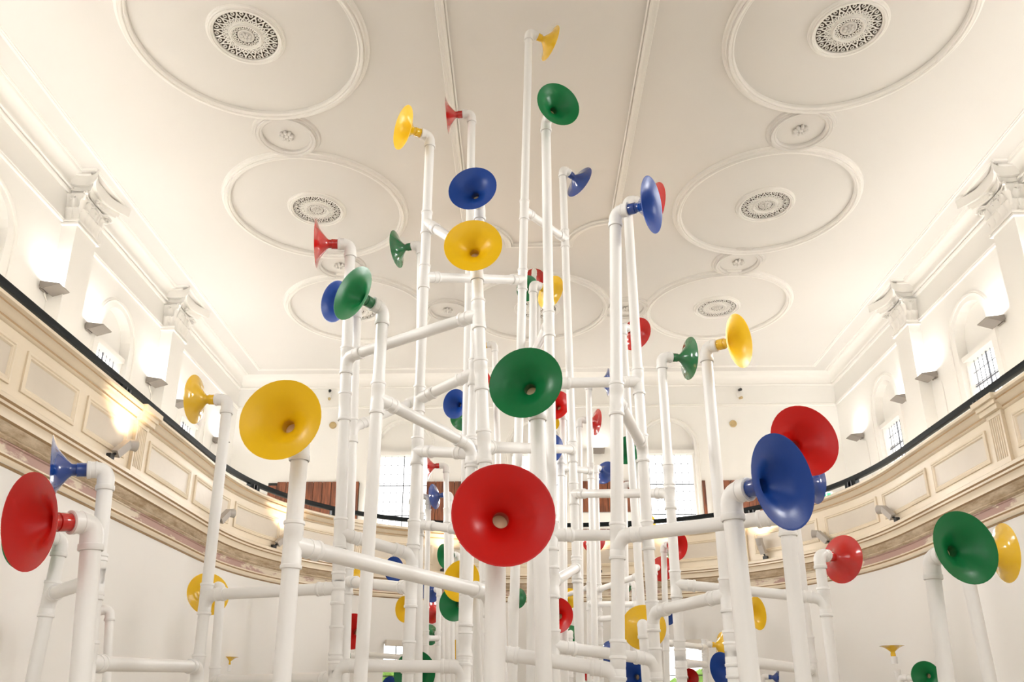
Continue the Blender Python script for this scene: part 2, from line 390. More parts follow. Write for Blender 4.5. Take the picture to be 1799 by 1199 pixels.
# ------------------------------------------------------------------ ceiling medallions
def ring_mould(bm, R, wd=.085, h=.095, n=96, z=0):
    path = [(V((R*math.cos(2*PI*i/n), R*math.sin(2*PI*i/n), z)), V((math.cos(2*PI*i/n), math.sin(2*PI*i/n), 0)), -Z) for i in range(n)]
    sweep(bm, path, [(-wd,0),(-wd,h*.55),(-wd*.75,h*.8),(-wd*.5,h*.75),(-wd*.4,h),(-wd*.05,h*1.05),(wd*.05,h*.7),(wd*.3,h*.8),(wd*.45,h*.45),(wd*.8,h*.4),(wd,0)], closed_path=True)
def loop_tube(bm, pts, r, n=5, closed=True):
    P = [V(p) for p in pts]
    if closed: P = P+[P[0]]
    tube(bm, P, r, n, cap=not closed)
def rose_lattice():
    bm = bmesh.new(); N = 20
    def pol(r, a, z=-.02): return (r*math.cos(a), r*math.sin(a), z)
    for k in range(N):
        a = 2*PI*k/N; da = 2*PI/N
        # pointed arches crossing one another
        for sgn in (-1, 1):
            loop_tube(bm, [pol(.235+.19*t, a+sgn*da*math.sin(t*PI/2)*1.0) for t in [i/7 for i in range(8)]], .0085, 5, False)
        loop_tube(bm, [pol(.335+.035*math.cos(q), a+.085*math.sin(q)) for q in [2*PI*i/10 for i in range(10)]], .008, 5)
        loop_tube(bm, [pol(.275+.022*math.cos(q), a+da/2+.07*math.sin(q)) for q in [2*PI*i/8 for i in range(8)]], .008, 5)
        loop_tube(bm, [pol(.395+.024*math.cos(q), a+da/2+.055*math.sin(q)) for q in [2*PI*i/8 for i in range(8)]], .008, 5)
        loop_tube(bm, [pol(.25, a), pol(.31, a)], .011, 5, False); loop_tube(bm, [pol(.37, a), pol(.425, a)], .011, 5, False)
    M2 = 16
    for k in range(M2):
        a = 2*PI*k/M2; loop_tube(bm, [pol(.155+.022*math.cos(q), a+.13*math.sin(q)) for q in [2*PI*i/8 for i in range(8)]], .009, 5)
    return bm
def centre_boss(bm, R, petals, z=-.03):
    for k in range(petals):
        a = 2*PI*k/petals; c = V((R*.62*math.cos(a), R*.62*math.sin(a), z)); 
        m = Matrix.Translation(c) @ Matrix.Rotation(a, 4, 'Z') @ Matrix.Diagonal((R*.34, R*.24, R*.3, 1))
        bmesh.ops.create_uvsphere(bm, u_segments=8, v_segments=6, radius=1, matrix=m)
    bmesh.ops.create_uvsphere(bm, u_segments=12, v_segments=8, radius=1, matrix=Matrix.Translation((0,0,z)) @ Matrix.Diagonal((R*.3, R*.3, R*.26, 1)))
def big_medallion():
    root = empty('ceiling_medallion')
    bm = bmesh.new(); ring_mould(bm, 1.63); obj('ring_moulding', bm, 'trim', root)
    bm = bmesh.new(); ring_mould(bm, .49, .055, .06, 64); ring_mould(bm, .215, .035, .05, 48)
    r = obj('ceiling_rose', bm, 'trim', root)
    bm = bmesh.new(); lathe(bm, V((0,0,-.004)), -Z, [(0,.47),(.001,.0)], 48); obj('hole_shade_disc', bm, 'hole', r, False)
    obj('pierced_lattice', rose_lattice(), 'trim', r)
    bm = bmesh.new(); lathe(bm, V((0,0,-.006)), -Z, [(0,.12),(.018,.115),(.024,.10),(.012,.085),(.012,0)], 32); centre_boss(bm, .085, 7); obj('boss', bm, 'ceiling', r)
    return root
def small_medallion():
    root = empty('small_ceiling_medallion')
    bm = bmesh.new(); ring_mould(bm, .47, .085, .075, 64); obj('ring_moulding', bm, 'ceiling', root)
    bm = bmesh.new(); centre_boss(bm, .13, 8); obj('boss', bm, 'ceiling', root)
    return root
def copy_tree(o, parent=None):
    c = o.copy(); COL.objects.link(c); c.parent = parent
    if parent is not None: c.matrix_parent_inverse = o.matrix_parent_inverse
    for ch in list(o.children): copy_tree(ch, c)
    return c
mx_, spots = 4.205, []
protoB = big_medallion(); protoS = small_medallion(); used = {'B': 0, 'S': 0}
for kind, x, y, lab in [
    ('B', -mx_, 8.93, 'large round plaster medallion on the ceiling with pierced rose, nearest on the left'),
    ('B', mx_, 8.93, 'large round plaster medallion on the ceiling with pierced rose, nearest on the right'),
    ('B', -mx_, 13.13, 'large round plaster medallion behind the edge-on red horn, second on the left'),
    ('B', mx_, 13.13, 'large round plaster medallion second along the right side of the ceiling'),
    ('B', -mx_, 17.23, 'large round plaster medallion behind the tilted green horn, farthest on the left'),
    ('B', mx_, 17.23, 'large round plaster medallion above the right yellow side-on horn, farthest on the right'),
    ('B', 0, 17.23, 'large round plaster medallion in the middle of the ceiling, behind the white pipes'),
    ('S', -mx_, 11.03, 'small round plaster medallion linking the first and second large ones on the left'),
    ('S', mx_, 11.03, 'small round plaster medallion linking the first and second large ones on the right'),
    ('S', -mx_, 15.18, 'small round plaster medallion linking the second and farthest large ones on the left'),
    ('S', mx_, 15.18, 'small round plaster medallion linking the second and farthest large ones on the right'),
    ('S', -2.10, 17.23, 'small round plaster medallion just left of the central large medallion'),
    ('S', 2.10, 17.23, 'small round plaster medallion just right of the central large medallion')]:
    p = protoB if kind == 'B' else protoS
    o = p if used[kind] == 0 else copy_tree(p); used[kind] += 1
    o.location = (x, y, ZC)
    tag(o, lab, 'ceiling medallion', 'large ceiling medallions' if kind == 'B' else 'small ceiling medallions')

# ------------------------------------------------------------------ pilasters with leafy capitals
def capital_bm(side):
    # local frame: wall at x=0, room towards +x, width along y, z up from necking
    bm = bmesh.new(); rnd = random.Random(3)
    hw, dp, H = .33, .27, .62
    # bell, flaring
    lv = [(0,1.0),(.2,1.0),(.4,1.06),(.52,1.16)]
    rings = [[bm.verts.new(p) for p in ((0,-hw*k,z),(dp*k,-hw*k,z),(dp*k,hw*k,z),(0,hw*k,z))] for z, k in lv]
    for a, b in zip(rings, rings[1:]):
        for i in range(4): bm.faces.new((a[i], a[(i+1)%4], b[(i+1)%4], b[i]))
    def leaf(o, out, wdir, h, w_, curl):
        n = 7; L = []
        for i in range(n+1):
            t = i/n; ww = w_*(.55+.6*math.sin(PI*min(1, t*1.05)))*(1-.55*t**3)*(1+.16*(i % 2))
            z = h*math.sin(t*PI*.55)/math.sin(PI*.5)*1.0 - (h*.22*max(0, t-.75)/.25)
            d = .02+curl*t**2.4
            L.append([bm.verts.new(o+out*(d-.018*abs(s)*1.3)+wdir*(ww*s)+Z*z) for s in (-1,-.5,0,.5,1)])
        for a, b in zip(L, L[1:]):
            for k in range(4): bm.faces.new((a[k], a[k+1], b[k+1], b[k]))
    faces = [(V((dp,0,0)), V((1,0,0)), V((0,1,0)), hw), (V((dp/2,-hw,0)), V((0,-1,0)), V((1,0,0)), dp/2), (V((dp/2,hw,0)), V((0,1,0)), V((-1,0,0)), dp/2)]
    for c, out, wd, half in faces:
        nL = 4 if half > .2 else 2
        for i in range(nL): leaf(c+wd*(-half+half*2*(i+.5)/nL), out, wd, .26, half*1.05/nL, .085)
        for i in range(nL+1 if nL > 2 else 1):
            q = -half+half*2*i/nL if nL > 2 else 0
            leaf(c+wd*q+Z*.12, out, wd, .33, half*.9/nL, .11)
    # volutes at the corners and small ones in the middle
    def volute(c, u, v, R, th):
        pts = []
        for i in range(26):
            a = i/25*PI*3.6; r = R*(1-i/27); pts.append(c+u*(r*math.cos(a))+v*(r*math.sin(a)))
        tube(bm, pts, [th*(1-.5*i/25) for i in range(26)], 6)
    for sy in (-1, 1):
        d = V((.72,.72*sy,0)).normalized(); c = V((dp*1.05, hw*1.05*sy, .46)); volute(c+d*.06, d, Z, .085, .028); 
        tube(bm, [V((dp*1.0, .10*sy, .34)), V((dp*1.1,.2*sy,.46)), c+d*.08+Z*.075], [.016,.02,.026], 6)
        volute(V((dp*1.14, .08*sy, .45)), V((0,-sy,0)), Z, .05, .017)
        volute(V((dp*.35, hw*1.13*sy, .45)), V((1,0,0)), Z, .05, .017)
    # flower on the abacus
    for k in range(6):
        a = k*PI/3; bmesh.ops.create_uvsphere(bm, u_segments=6, v_segments=4, radius=.028, matrix=Matrix.Translation((dp*1.33, .045*math.cos(a), .565+.045*math.sin(a))))
    # abacus with concave sides
    o = []
    cx_, cy_ = dp+.34, hw+.27
    def curve(p, q, bulge, n=8):
        r = []
        for i in range(n):
            t = i/n; m_ = p.lerp(q, t); r.append(m_+bulge*(4*t*(1-t)))
        return r
    A, B, C_, D = V((0,-cy_+.12,0)), V((cx_,-cy_,0)), V((cx_,cy_,0)), V((0,cy_-.12,0))
    out = curve(A, B, V((.03,.13,0)))+curve(B, C_, V((-.22,0,0)))+curve(C_, D, V((.03,-.13,0)))+[D]
    for z0, z1, k in ((.56,.60,.74),(.60,.68,.80),(.68,.86,1.0)):
        lo = [bm.verts.new((p.x*k, p.y*k, z0)) for p in out]; hi = [bm.verts.new((p.x*k*1.02, p.y*k*1.02, z1)) for p in out]
        n = len(out)
        for i in range(n): bm.faces.new((lo[i], lo[(i+1)%n], hi[(i+1)%n], hi[i]))
        bm.faces.new(lo[::-1]); bm.faces.new(hi)
    bmesh.ops.recalc_face_normals(bm, faces=bm.faces)
    return bm
def make_pilaster():
    root = empty('pilaster')
    bm = bmesh.new(); box(bm, 0, .26, -.33, .33, 4.5, 9.52); obj('shaft', bm, 'wall', root, False)
    bm = bmesh.new()
    for (z0, z1, e) in ((9.50,9.53,.045),(9.53,9.56,.025),(9.56,9.60,.05)): box(bm, 0, .26+e, -.33-e, .33+e, z0, z1)
    obj('necking', bm, 'trim', root, False)
    c = obj('capital', capital_bm(1), 'trim', root, True); c.location = (0,0,9.60)
    bm = bmesh.new(); box(bm, 0, .40, -.46, .46, 10.46, 10.495); obj('entablature_block', bm, 'trim', root, False)
    return root
pp_ = make_pilaster(); first = True
for y, s, lab in [
    (12.42,-1,'white wall pilaster with leafy capital, on the left wall nearest the frame edge'),
    (16.55,-1,'white wall pilaster with leafy capital, on the left wall nearer the back corner'),
    (12.42, 1,'white wall pilaster with leafy capital, cut by the right edge of the photo'),
    (16.55, 1,'white wall pilaster with leafy capital, on the right wall nearer the back corner'),
    (8.2,-1,'white wall pilaster with leafy capital nearest the viewer on the left wall'),
    (8.2, 1,'white wall pilaster with leafy capital nearest the viewer on the right wall')]:
    o = pp_ if first else copy_tree(pp_); first = False
    o.location = (s*HX, y, 0); o.rotation_euler = (0,0, 0 if s < 0 else PI)
    tag(o, lab, 'pilaster', 'wall pilasters')

# ------------------------------------------------------------------ gallery
GX, GA, GY0, GB, GN = .17, 5.78, 13.2, 5.62, 2.3
def gcurve(n=60, off=0.0):
    """plan curve of the gallery front, left side going to the right; off > 0 moves outwards (to the walls)"""
    base = [(-GA, y) for y in np.linspace(-9, GY0, 12)]
    th = np.linspace(0, PI, n+1)[1:-1]
    base += [(-GA*math.copysign(abs(math.cos(t))**(2/GN), math.cos(t)), GY0+GB*abs(math.sin(t))**(2/GN)) for t in th]
    base += [(GA, y) for y in np.linspace(GY0, -9, 12)]
    return [V((x+GX, y, 0)) for x, y in base]
def resample(P, step):
    out = [P[0]]; acc = 0; i = 0; cur = P[0]
    for q in P[1:]:
        while (q-cur).length >= step-acc:
            d = (q-cur).normalized()*(step-acc); cur = cur+d; out.append(cur.copy()); acc = 0
        acc += (q-cur).length; cur = q
    out.append(P[-1]); return out
GP = resample(gcurve(160), .1)
GN_ = len(GP)
def gframe(i):
    a = GP[max(0, i-1)]; b = GP[min(GN_-1, i+1)]; t = (b-a).normalized(); return GP[i], V((t.y, -t.x, 0)), t     # side points into the room
GL = [0]
for i in range(1, GN_): GL.append(GL[-1]+(GP[i]-GP[i-1]).length)
GTOT = GL[-1]
def gat(s):
    s = min(max(s, 0), GTOT-1e-6); i = min(range(GN_-1), key=lambda k: abs(GL[k]-s) if GL[k] <= s else 1e9)
    f = (s-GL[i])/(GL[i+1]-GL[i]); p = GP[i].lerp(GP[i+1], f); o1, s1, t1 = gframe(i); o2, s2, t2 = gframe(i+1)
    return p, s1.lerp(s2, f).normalized(), t1.lerp(t2, f).normalized()
def gs_of(a, b, z):   # arc length of the point of the front seen at a pixel (measured from the photo)
    P = on_z(a, b, z); P.z = 0; return GL[min(range(GN_), key=lambda k: (GP[k]-P).length)]
gal = empty('gallery_front', (0,0,4.0))
tag(gal, 'curved cream gallery front with recessed panels running round the hall', 'gallery')
def gsweep(name, prof, m, s0=0, s1=None, step=.1, parent=gal, closed=False, mi=None):
    bm = bmesh.new(); s1 = GTOT if s1 is None else s1; n = max(1, int(round((s1-s0)/step))); path = []
    for i in range(n+1):
        p, sd, t = gat(s0+(s1-s0)*i/n); path.append((p+V((0,0,0))-parent.location, sd, Z))
    r = sweep(bm, path, prof, closed_prof=closed, mi=mi)
    if closed: bm.faces.new(r[0][::-1]); bm.faces.new(r[-1])
    bmesh.ops.recalc_face_normals(bm, faces=bm.faces)
    return obj(name, bm, m, parent, True)
gsweep('parapet_board', [(-.02,4.55),(-.02,5.34),(-.10,5.34),(-.10,4.55)], 'cream', closed=True)
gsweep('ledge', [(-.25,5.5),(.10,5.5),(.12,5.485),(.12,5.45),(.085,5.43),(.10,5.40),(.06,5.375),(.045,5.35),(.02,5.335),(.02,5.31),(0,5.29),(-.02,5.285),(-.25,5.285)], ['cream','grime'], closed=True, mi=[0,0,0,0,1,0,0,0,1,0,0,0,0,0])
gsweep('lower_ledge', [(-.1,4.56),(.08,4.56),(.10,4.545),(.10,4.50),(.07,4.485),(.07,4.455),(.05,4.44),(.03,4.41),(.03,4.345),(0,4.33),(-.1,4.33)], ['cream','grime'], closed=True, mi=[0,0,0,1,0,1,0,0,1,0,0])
gsweep('stained_moulding', [(-.12,4.34),(.0,4.34),(-.015,4.30),(-.045,4.25),(-.06,4.235),(-.05,4.215),(-.075,4.19),(-.2,4.19)], 'stain')
gsweep('peeling_band', [(-.2,4.195),(-.085,4.195),(-.085,4.175),(-.10,4.165),(-.10,4.075)], 'peel')
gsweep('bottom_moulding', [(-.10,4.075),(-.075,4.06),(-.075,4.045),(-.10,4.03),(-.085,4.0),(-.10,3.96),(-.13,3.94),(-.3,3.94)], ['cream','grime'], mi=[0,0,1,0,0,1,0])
# panels: framed recesses spaced along the front, fluted strips between groups
def gpanel(s0, s1):
    z0, z1 = 4.74, 5.14; fr = .075
    root = gsweep('panel_infill', [(-.016,z0+.02),(-.016,z1-.02)], 'infill', s0+.02, s1-.02)
    bm = bmesh.new(); loc = gal.location
    prof = [(-.0,-.03),(.022,-.03),(.03,0),(.018,.012),(.022,.03),(.006,.045),(-.004,.05)]   # height, across (outward -> inward)
    def run(pts):   # pts: (s, z, inward direction as (ds, dz))
        rings = []
        for s, z, ds, dz in pts:
            p, sd, t = gat(s); rings.append([bm.verts.new(p-loc+Z*z+t*(ds*a)+Z*(dz*a)+sd*(h-.02)) for h, a in prof])
        for A, B in zip(rings, rings[1:]):
            for k in range(len(prof)-1): bm.faces.new((A[k], A[k+1], B[k+1], B[k]))
    n = max(2, int((s1-s0)/.12))
    run([(s0+(s1-s0)*i/n, z1, (1 if i == 0 else -1 if i == n else 0), -1) for i in range(n+1)])
    run([(s0+(s1-s0)*i/n, z0, (1 if i == 0 else -1 if i == n else 0), 1) for i in range(n+1)])
    run([(s0, z0, 1, 1), (s0, z1, 1, -1)]); run([(s1, z0, -1, 1), (s1, z1, -1, -1)])
    bmesh.ops.recalc_face_normals(bm, faces=bm.faces)
    obj('panel_frame', bm, 'cream', root, True)
def gflute(sc_):
    hw = .17; loc = gal.location
    bm = bmesh.new()
    for k in range(13):
        pass
    n = 6; cells = []
    xs = [-hw]+[(-hw+.035)+(2*hw-.07)*i/(n*2) for i in range(n*2+1)]+[hw]
    dep = []
    for i in range(len(xs)): dep.append(.045)
    cols = []
    a = -hw; seq = [(-hw,.0),(-hw,.045)]
    w_ = (2*hw-.06)/n
    for i in range(n):
        x = -hw+.03+w_*i; seq += [(x+.008,.045),(x+.014,.028),(x+w_-.014,.028),(x+w_-.008,.045)]
    seq += [(hw,.045),(hw,.0)]
    for z0, z1 in ((4.66,5.26),):
        lo, hi = [], []
        for x, h in seq:
            p, sd, t = gat(sc_+x); lo.append(bm.verts.new(p-loc+Z*z0+sd*(h-.02))); hi.append(bm.verts.new(p-loc+Z*z1+sd*(h-.02)))
        for i in range(len(seq)-1): bm.faces.new((lo[i], lo[i+1], hi[i+1], hi[i]))
    for (z0, z1, e) in ((4.56,4.66,.05),(5.24,5.30,.05)):
        q = []
        for z in (z0, z1):
            for x, h in ((-hw-.01,-.02),(-hw-.01,e-.02),(hw+.01,e-.02),(hw+.01,-.02)):
                p, sd, t = gat(sc_+x); q.append(bm.verts.new(p-loc+Z*z+sd*h))
        for f in ((0,1,5,4),(1,2,6,5),(2,3,7,6),(0,3,2,1),(4,5,6,7)): bm.faces.new([q[i] for i in f])
    # ledge break forward
    for (z0, z1, e) in ((5.30,5.37,.09),(5.37,5.43,.12),(5.43,5.505,.165)):
        q = []
        for z in (z0, z1):
            for x, h in ((-hw-e*.5,-.02),(-hw-e*.5,e),(hw+e*.5,e),(hw+e*.5,-.02)):
                p, sd, t = gat(sc_+x); q.append(bm.verts.new(p-loc+Z*z+sd*h))
        for f in ((0,1,5,4),(1,2,6,5),(2,3,7,6),(0,3,2,1),(4,5,6,7)): bm.faces.new([q[i] for i in f])
    bmesh.ops.recalc_face_normals(bm, faces=bm.faces)
    obj('fluted_strip', bm, 'cream', gal, False)
SL1 = gs_of(236, 790, 4.95); SR1 = gs_of(1745, 770, 4.95); SR2 = gs_of(1327, 965, 4.95)
SL2 = GTOT-SR2
def fill(a, b, n):
    L = (b-a-.46)/n
    for i in range(n): gpanel(a+.23+L*i+.13, a+.23+L*(i+1)-.13)
for s in (SL1, SL2, SR2, SR1): gflute(s)
for s in (SL1-5.6, SR1+5.6): gflute(s)
fill(SL1-5.6, SL1, 4); fill(SL1, SL2, 4); fill(SL2, SR2, 5); fill(SR2, SR1, 4); fill(SR1, SR1+5.6, 4)
# walkway slab between the front and the walls
def slab():
    bm = bmesh.new()
    for z in (3.98, 4.45):
        pass
    top, bot = [], []
    for p, s_, t in [gframe(i) for i in range(0, GN_, 3)]+[gframe(GN_-1)]:
        inn = p+s_*-.09
        a = inn
        if a.y < GY0: o = V((-HX if a.x < 0 else HX, a.y, 0))
        else:
            d = V((a.x-GX, a.y-GY0, 0)).normalized(); k = min((HX+ (0 if d.x == 0 else 0))/max(1e-6, abs(d.x)) if abs(d.x) > 1e-6 else 1e9, (YB-GY0)/max(1e-6, d.y))
            kx = ((HX-GX) if d.x > 0 else (HX+GX))/max(1e-6, abs(d.x)); k = min(kx, (YB-GY0)/max(1e-6, d.y)); o = V((GX, GY0, 0))+d*k
        bot.append((inn, o))
    for z in (3.96, 4.5):
        prev = None
        for a, b in bot:
            c = (bm.verts.new((a.x, a.y, z)), bm.verts.new((b.x, b.y, z)))
            if prev: bm.faces.new((prev[0], prev[1], c[1], c[0]))
            prev = c
    struct('trim_90', bm, 'wall')
slab()
# partition wall below the gallery, following the front, with two openings towards the back windows
def wall_strip(bm, s0, s1, z0, z1):
    n = max(1, int((s1-s0)/.15)); prev = None
    for i in range(n+1):
        p, sd, t = gat(s0+(s1-s0)*i/n); p = p-sd*.13; c = (bm.verts.new((p.x, p.y, z0)), bm.verts.new((p.x, p.y, z1)))
        if prev: bm.faces.new((prev[0], c[0], c[1], prev[1]))
        prev = c
OPN = [(gs_of(647, 1110, 3.3), gs_of(733, 1110, 3.3)), (gs_of(1170, 1110, 3.3), gs_of(1266, 1110, 3.3))]; OZ = 2.97
MID = (OPN[0][1]+OPN[1][0])/2
bm = bmesh.new(); wall_strip(bm, 0, OPN[0][0], 0, 3.97); wall_strip(bm, *OPN[0], OZ, 3.97); wall_strip(bm, OPN[0][1], MID, 0, 3.97)
bmesh.ops.remove_doubles(bm, verts=bm.verts, dist=1e-4); struct('wall_lower_left', bm, 'lower', True)
bm = bmesh.new(); wall_strip(bm, MID, OPN[1][0], 0, 3.97); wall_strip(bm, *OPN[1], OZ, 3.97); wall_strip(bm, OPN[1][1], GTOT-1e-3, 0, 3.97)
bmesh.ops.remove_doubles(bm, verts=bm.verts, dist=1e-4); struct('wall_lower_right', bm, 'lower', True)

# dark handrail on twin flat posts
hr = empty('handrail', (0,0,5.5)); tag(hr, 'dark charcoal metal handrail curving along the top of the gallery front', 'handrail')
gsweep('rail', [(-.06,5.75),(-.15,5.75),(-.155,5.735),(-.145,5.67),(-.13,5.66),(-.09,5.66),(-.07,5.67),(-.055,5.735)], 'rail', parent=hr, closed=True)
rp = [gs_of(218, 690, 5.6), gs_of(425, 862, 5.6), gs_of(588, 905, 5.6), gs_of(1453, 850, 5.6), gs_of(1765, 712, 5.6), gs_of(1325, 905, 5.6)]
rp += [rp[0]-4.2, rp[4]+4.2, (rp[2]+rp[5])/2-1.9, (rp[2]+rp[5])/2+1.9]
for s in rp:
    p, sd, t = gat(s); bm = bmesh.new()
    for k in (-.11, .11): obox(bm, p-sd*.11+t*k+Z*5.585-hr.location, sd, t, Z, .045, .05, .085)
    obox(bm, p-sd*.11+Z*5.585-hr.location, sd, t, Z, .012, .1, .085)
    obj('rail_post', bm, 'rail', hr, False)
    bm = bmesh.new()
    for k in (-.05, .05): obox(bm, p-sd*.06+t*k+Z*5.585-hr.location, sd, t, Z, .01, .008, .085)
    obj('flat_bar', bm, 'steel', hr, False)

# brown boarded panels on the back wall behind the gallery
def boards(x0, x1, z0, z1, lab, chamfer=0):
    root = empty('boarded_panel', ((x0+x1)/2, YB, z0)); tag(root, lab, 'wood panel', 'brown boarded panels along the back of the gallery')
    bm = bmesh.new(); n = max(2, int(round((x1-x0)/.24))); wd = (x1-x0)/n
    for i in range(n):
        a = x0+wd*i+.008; b = x0+wd*(i+1)-.008
        zz = z1-(chamfer if i == 0 else 0); box(bm, a-root.location.x, b-root.location.x, -.07, -.04, 0, zz-z0)
    obj('boards', bm, 'wood', root, False)
    bm = bmesh.new(); box(bm, x0-root.location.x, x1-root.location.x, -.04, 0, 0, z1-z0-.02); obj('backing', bm, 'black', root, False)
boards(-7.2, -4.75, 5.0, 7.44, 'brown boarded panel behind the gallery rail, left of the left back window', .1)
boards(-2.94, -.95, 5.0, 7.43, 'brown boarded panel partly behind the big front red horn, right of left back window')
boards(.95, 2.60, 6.58, 7.42, 'short brown boarded panel between the white pipes, left of the right back window')
boards(.60, 2.30, 5.2, 6.12, 'low dark brown boarded strip just above the gallery front in the middle')
boards(4.70, 7.0, 5.0, 7.42, 'brown boarded panel behind the big blue horn, right of the right back window')
bm = bmesh.new(); box(bm, 4.42, 4.50, YB-.06, YB, 5.3, 7.42); tag(obj('wooden_post', bm, 'wood', None, False), 'thin dark brown upright strip between the right back window and the boards', 'post')
bm = bmesh.new(); box(bm, -4.60, -4.40, YB-.12, YB, 5.0, 7.6); tag(obj('window_shutter', bm, 'trim', None, False), 'narrow white upright board beside the left back window', 'shutter')

# ------------------------------------------------------------------ uplights on the walls
def uplight(c, out, lab, cable=None, pw=1.0):
    """c: wall point, out: unit vector to the room"""
    t = V((-out.y, out.x, 0)); root = empty('wall_uplight', c); tag(root, lab, 'wall light', 'grey wedge uplights on the walls')
    bm = bmesh.new(); hw = .16
    prof = [(.03,0),(.10,-.05),(.36,.03),(.36,.045),(.03,.09)]
    A = [bm.verts.new(out*a+Z*b-t*hw) for a, b in prof]; B = [bm.verts.new(out*a+Z*b+t*hw) for a, b in prof]
    for i in range(len(prof)-1): bm.faces.new((A[i], B[i], B[i+1], A[i+1]))
    bm.faces.new(A[::-1]); bm.faces.new(B); bm.faces.new((A[-1], B[-1], B[0], A[0]))
    bmesh.ops.recalc_face_normals(bm, faces=bm.faces)
    obj('lamp_housing', bm, 'fixture', root, False)
    bm = bmesh.new(); obox(bm, out*.02+Z*.02, out, t, Z, .02, .09, .045); obj('wall_bracket', bm, 'fixture', root, False)
    if cable:
        bm = bmesh.new(); pts = [out*.04-Z*.05, out*.02-Z*.10+t*cable*.10, out*.012-Z*.16+t*cable*.2, out*.012-Z*.3+t*cable*.22, out*.012-Z*2.2+t*cable*.22]
        tube(bm, pts, .011, 6); obj('cable', bm, 'trim', root)
    ld = bpy.data.lights.new('uplight_lamp', 'AREA'); ld.shape = 'RECTANGLE'; ld.size = .22; ld.size_y = .18; ld.energy = UPLIGHT_W*pw; ld.color = (1.0,.99,.975)
    lo = bpy.data.objects.new('uplight_lamp', ld); COL.objects.link(lo); lo.parent = root; lo.location = out*.19+Z*.10
    d = (Z*1.0+out*.22).normalized(); lo.rotation_euler = (-d).to_track_quat('Z', 'Y').to_euler() if False else d.to_track_quat('-Z', 'Y').to_euler()
UY = [3.6, 5.1, 7.75, 9.25, 11.95, 13.45, 16.0, 17.25, 19.95]
words = {11.95:'before the nearer pilaster', 13.45:'between the nearer pilaster and arched window', 16.0:'just before the farther pilaster', 17.25:'just past the farther pilaster', 19.95:'last before the back corner', 9.25:'beside the nearest arched window',7.75:'before the nearest pilaster',5.1:'well ahead of the pilasters',3.6:'first by the entrance end'}
for y in UY:
    for s, nm in ((-1,'left'), (1,'right')):
        uplight(V((s*HX, y, 8.16)), V((-s,0,0)), 'grey wedge uplight on the %s wall, %s' % (nm, words[y]), (1 if y in (11.95, 16.0) else -1 if y == 19.95 else None) if s < 0 else (1 if y in (15.9, 19.95, 16.0) else None))
for x, nm in ((1.68,'right of the centre window'), (-1.68,'left of the centre window'), (-6.1,'near the left back corner'), (6.6,'near the right back corner')):
    if abs(x) < 2: uplight(V((x, YB, 8.22)), V((0,-1,0)), 'grey wedge uplight on the back wall, '+nm, None, .5)

# ------------------------------------------------------------------ floodlights standing on the gallery ledge
def flood(px, py, lab, lean, kind, glow):
    s = gs_of(px, py, 4.95); p, sd, t = gat(s); base = p+sd*.06+Z*4.56
    root = empty('floodlight', base); tag(root, lab, 'floodlight', 'small grey floodlights on the gallery ledge')
    up = (Z*.75+t*lean*.62+sd*.25).normalized(); si = up.cross(sd).normalized(); fr = si.cross(up).normalized()
    bm = bmesh.new(); obox(bm, Z*.03, sd, t, Z, .03, .05, .03); tube(bm, [Z*.04, up*.13], .018, 8); obj('clamp', bm, 'black', root, False)
    bm = bmesh.new(); obox(bm, up*.24, si, fr, up, .055, .045, .13); obj('ballast_box', bm, 'lampgrey', root, False)
    hd = (sd*.5+Z*.1+t*lean*.7).normalized() if kind != 'up' else (Z*1.0+sd*.1).normalized()
    c = up*.36+t*lean*.05
    bm = bmesh.new(); lathe(bm, c-hd*.07, hd, [(0,0),(0,.05),(.02,.065),(.13,.075),(.15,.08),(.15,.066),(.12,.06),(.12,0)], 24); h = obj('lamp_head', bm, 'lampgrey', root)
    if glow:
        ld = bpy.data.lights.new('flood_lamp', 'SPOT'); ld.energy = GLOW_W*glow; ld.color = (1.0,.70,.42); ld.spot_size = math.radians(120); ld.spot_blend = .6; ld.shadow_soft_size = .05
        lo = bpy.data.objects.new('flood_lamp', ld); COL.objects.link(lo); lo.parent = root; lo.location = c+sd*.12+Z*.12
        d = (Z*1.0-sd*.42).normalized(); lo.rotation_euler = d.to_track_quat('-Z', 'Y').to_euler()
    return root
flood(148, 757, 'grey floodlight under the bright glow at the far left of the gallery front', 1, 'side', 2.2)
flood(340, 885, 'grey floodlight on the left gallery ledge left of the tall yellow-horn pipe', 1, 'side', .0)
flood(408, 935, 'grey floodlight on the left gallery ledge below the big yellow horn', 1, 'side', 1.8)
flood(1637, 877, 'grey floodlight on the right gallery ledge above the large dark green horn', -1, 'side', .0)
flood(1543, 930, 'grey floodlight on the right gallery ledge above the red side horn', -1, 'side', .0)
flood(1410, 965, 'grey floodlight pointing up under the warm glow right of the big blue horn', -.1, 'up', 1.8)
flood(765, 985, 'small floodlight on the back gallery ledge beside the left group of pipes', .1, 'up', 1.6)
flood(1060, 995, 'small floodlight on the back gallery ledge behind the middle pipes', -.1, 'up', 1.6)
flood(1200, 990, 'small floodlight on the back gallery ledge beside the half-hidden red horn', -.1, 'up', 1.2)
# added warm spots without lamp bodies, tinting the middle of the ceiling
for s_ in (gs_of(500, 970, 4.95), gs_of(1490, 935, 4.95)):
    p, sd, t = gat(s_); ld = bpy.data.lights.new('ceiling_wash', 'SPOT'); ld.energy = CEIL_SPOT_W; ld.color = (1.0,.72,.48); ld.spot_size = math.radians(52); ld.spot_blend = 1; ld.shadow_soft_size = .12
    lo = bpy.data.objects.new('ceiling_wash', ld); COL.objects.link(lo); lo.location = p+sd*.35+Z*4.75
    lo.rotation_euler = (V((-.2,12.3,ZC))-lo.location).to_track_quat('-Z', 'Y').to_euler()

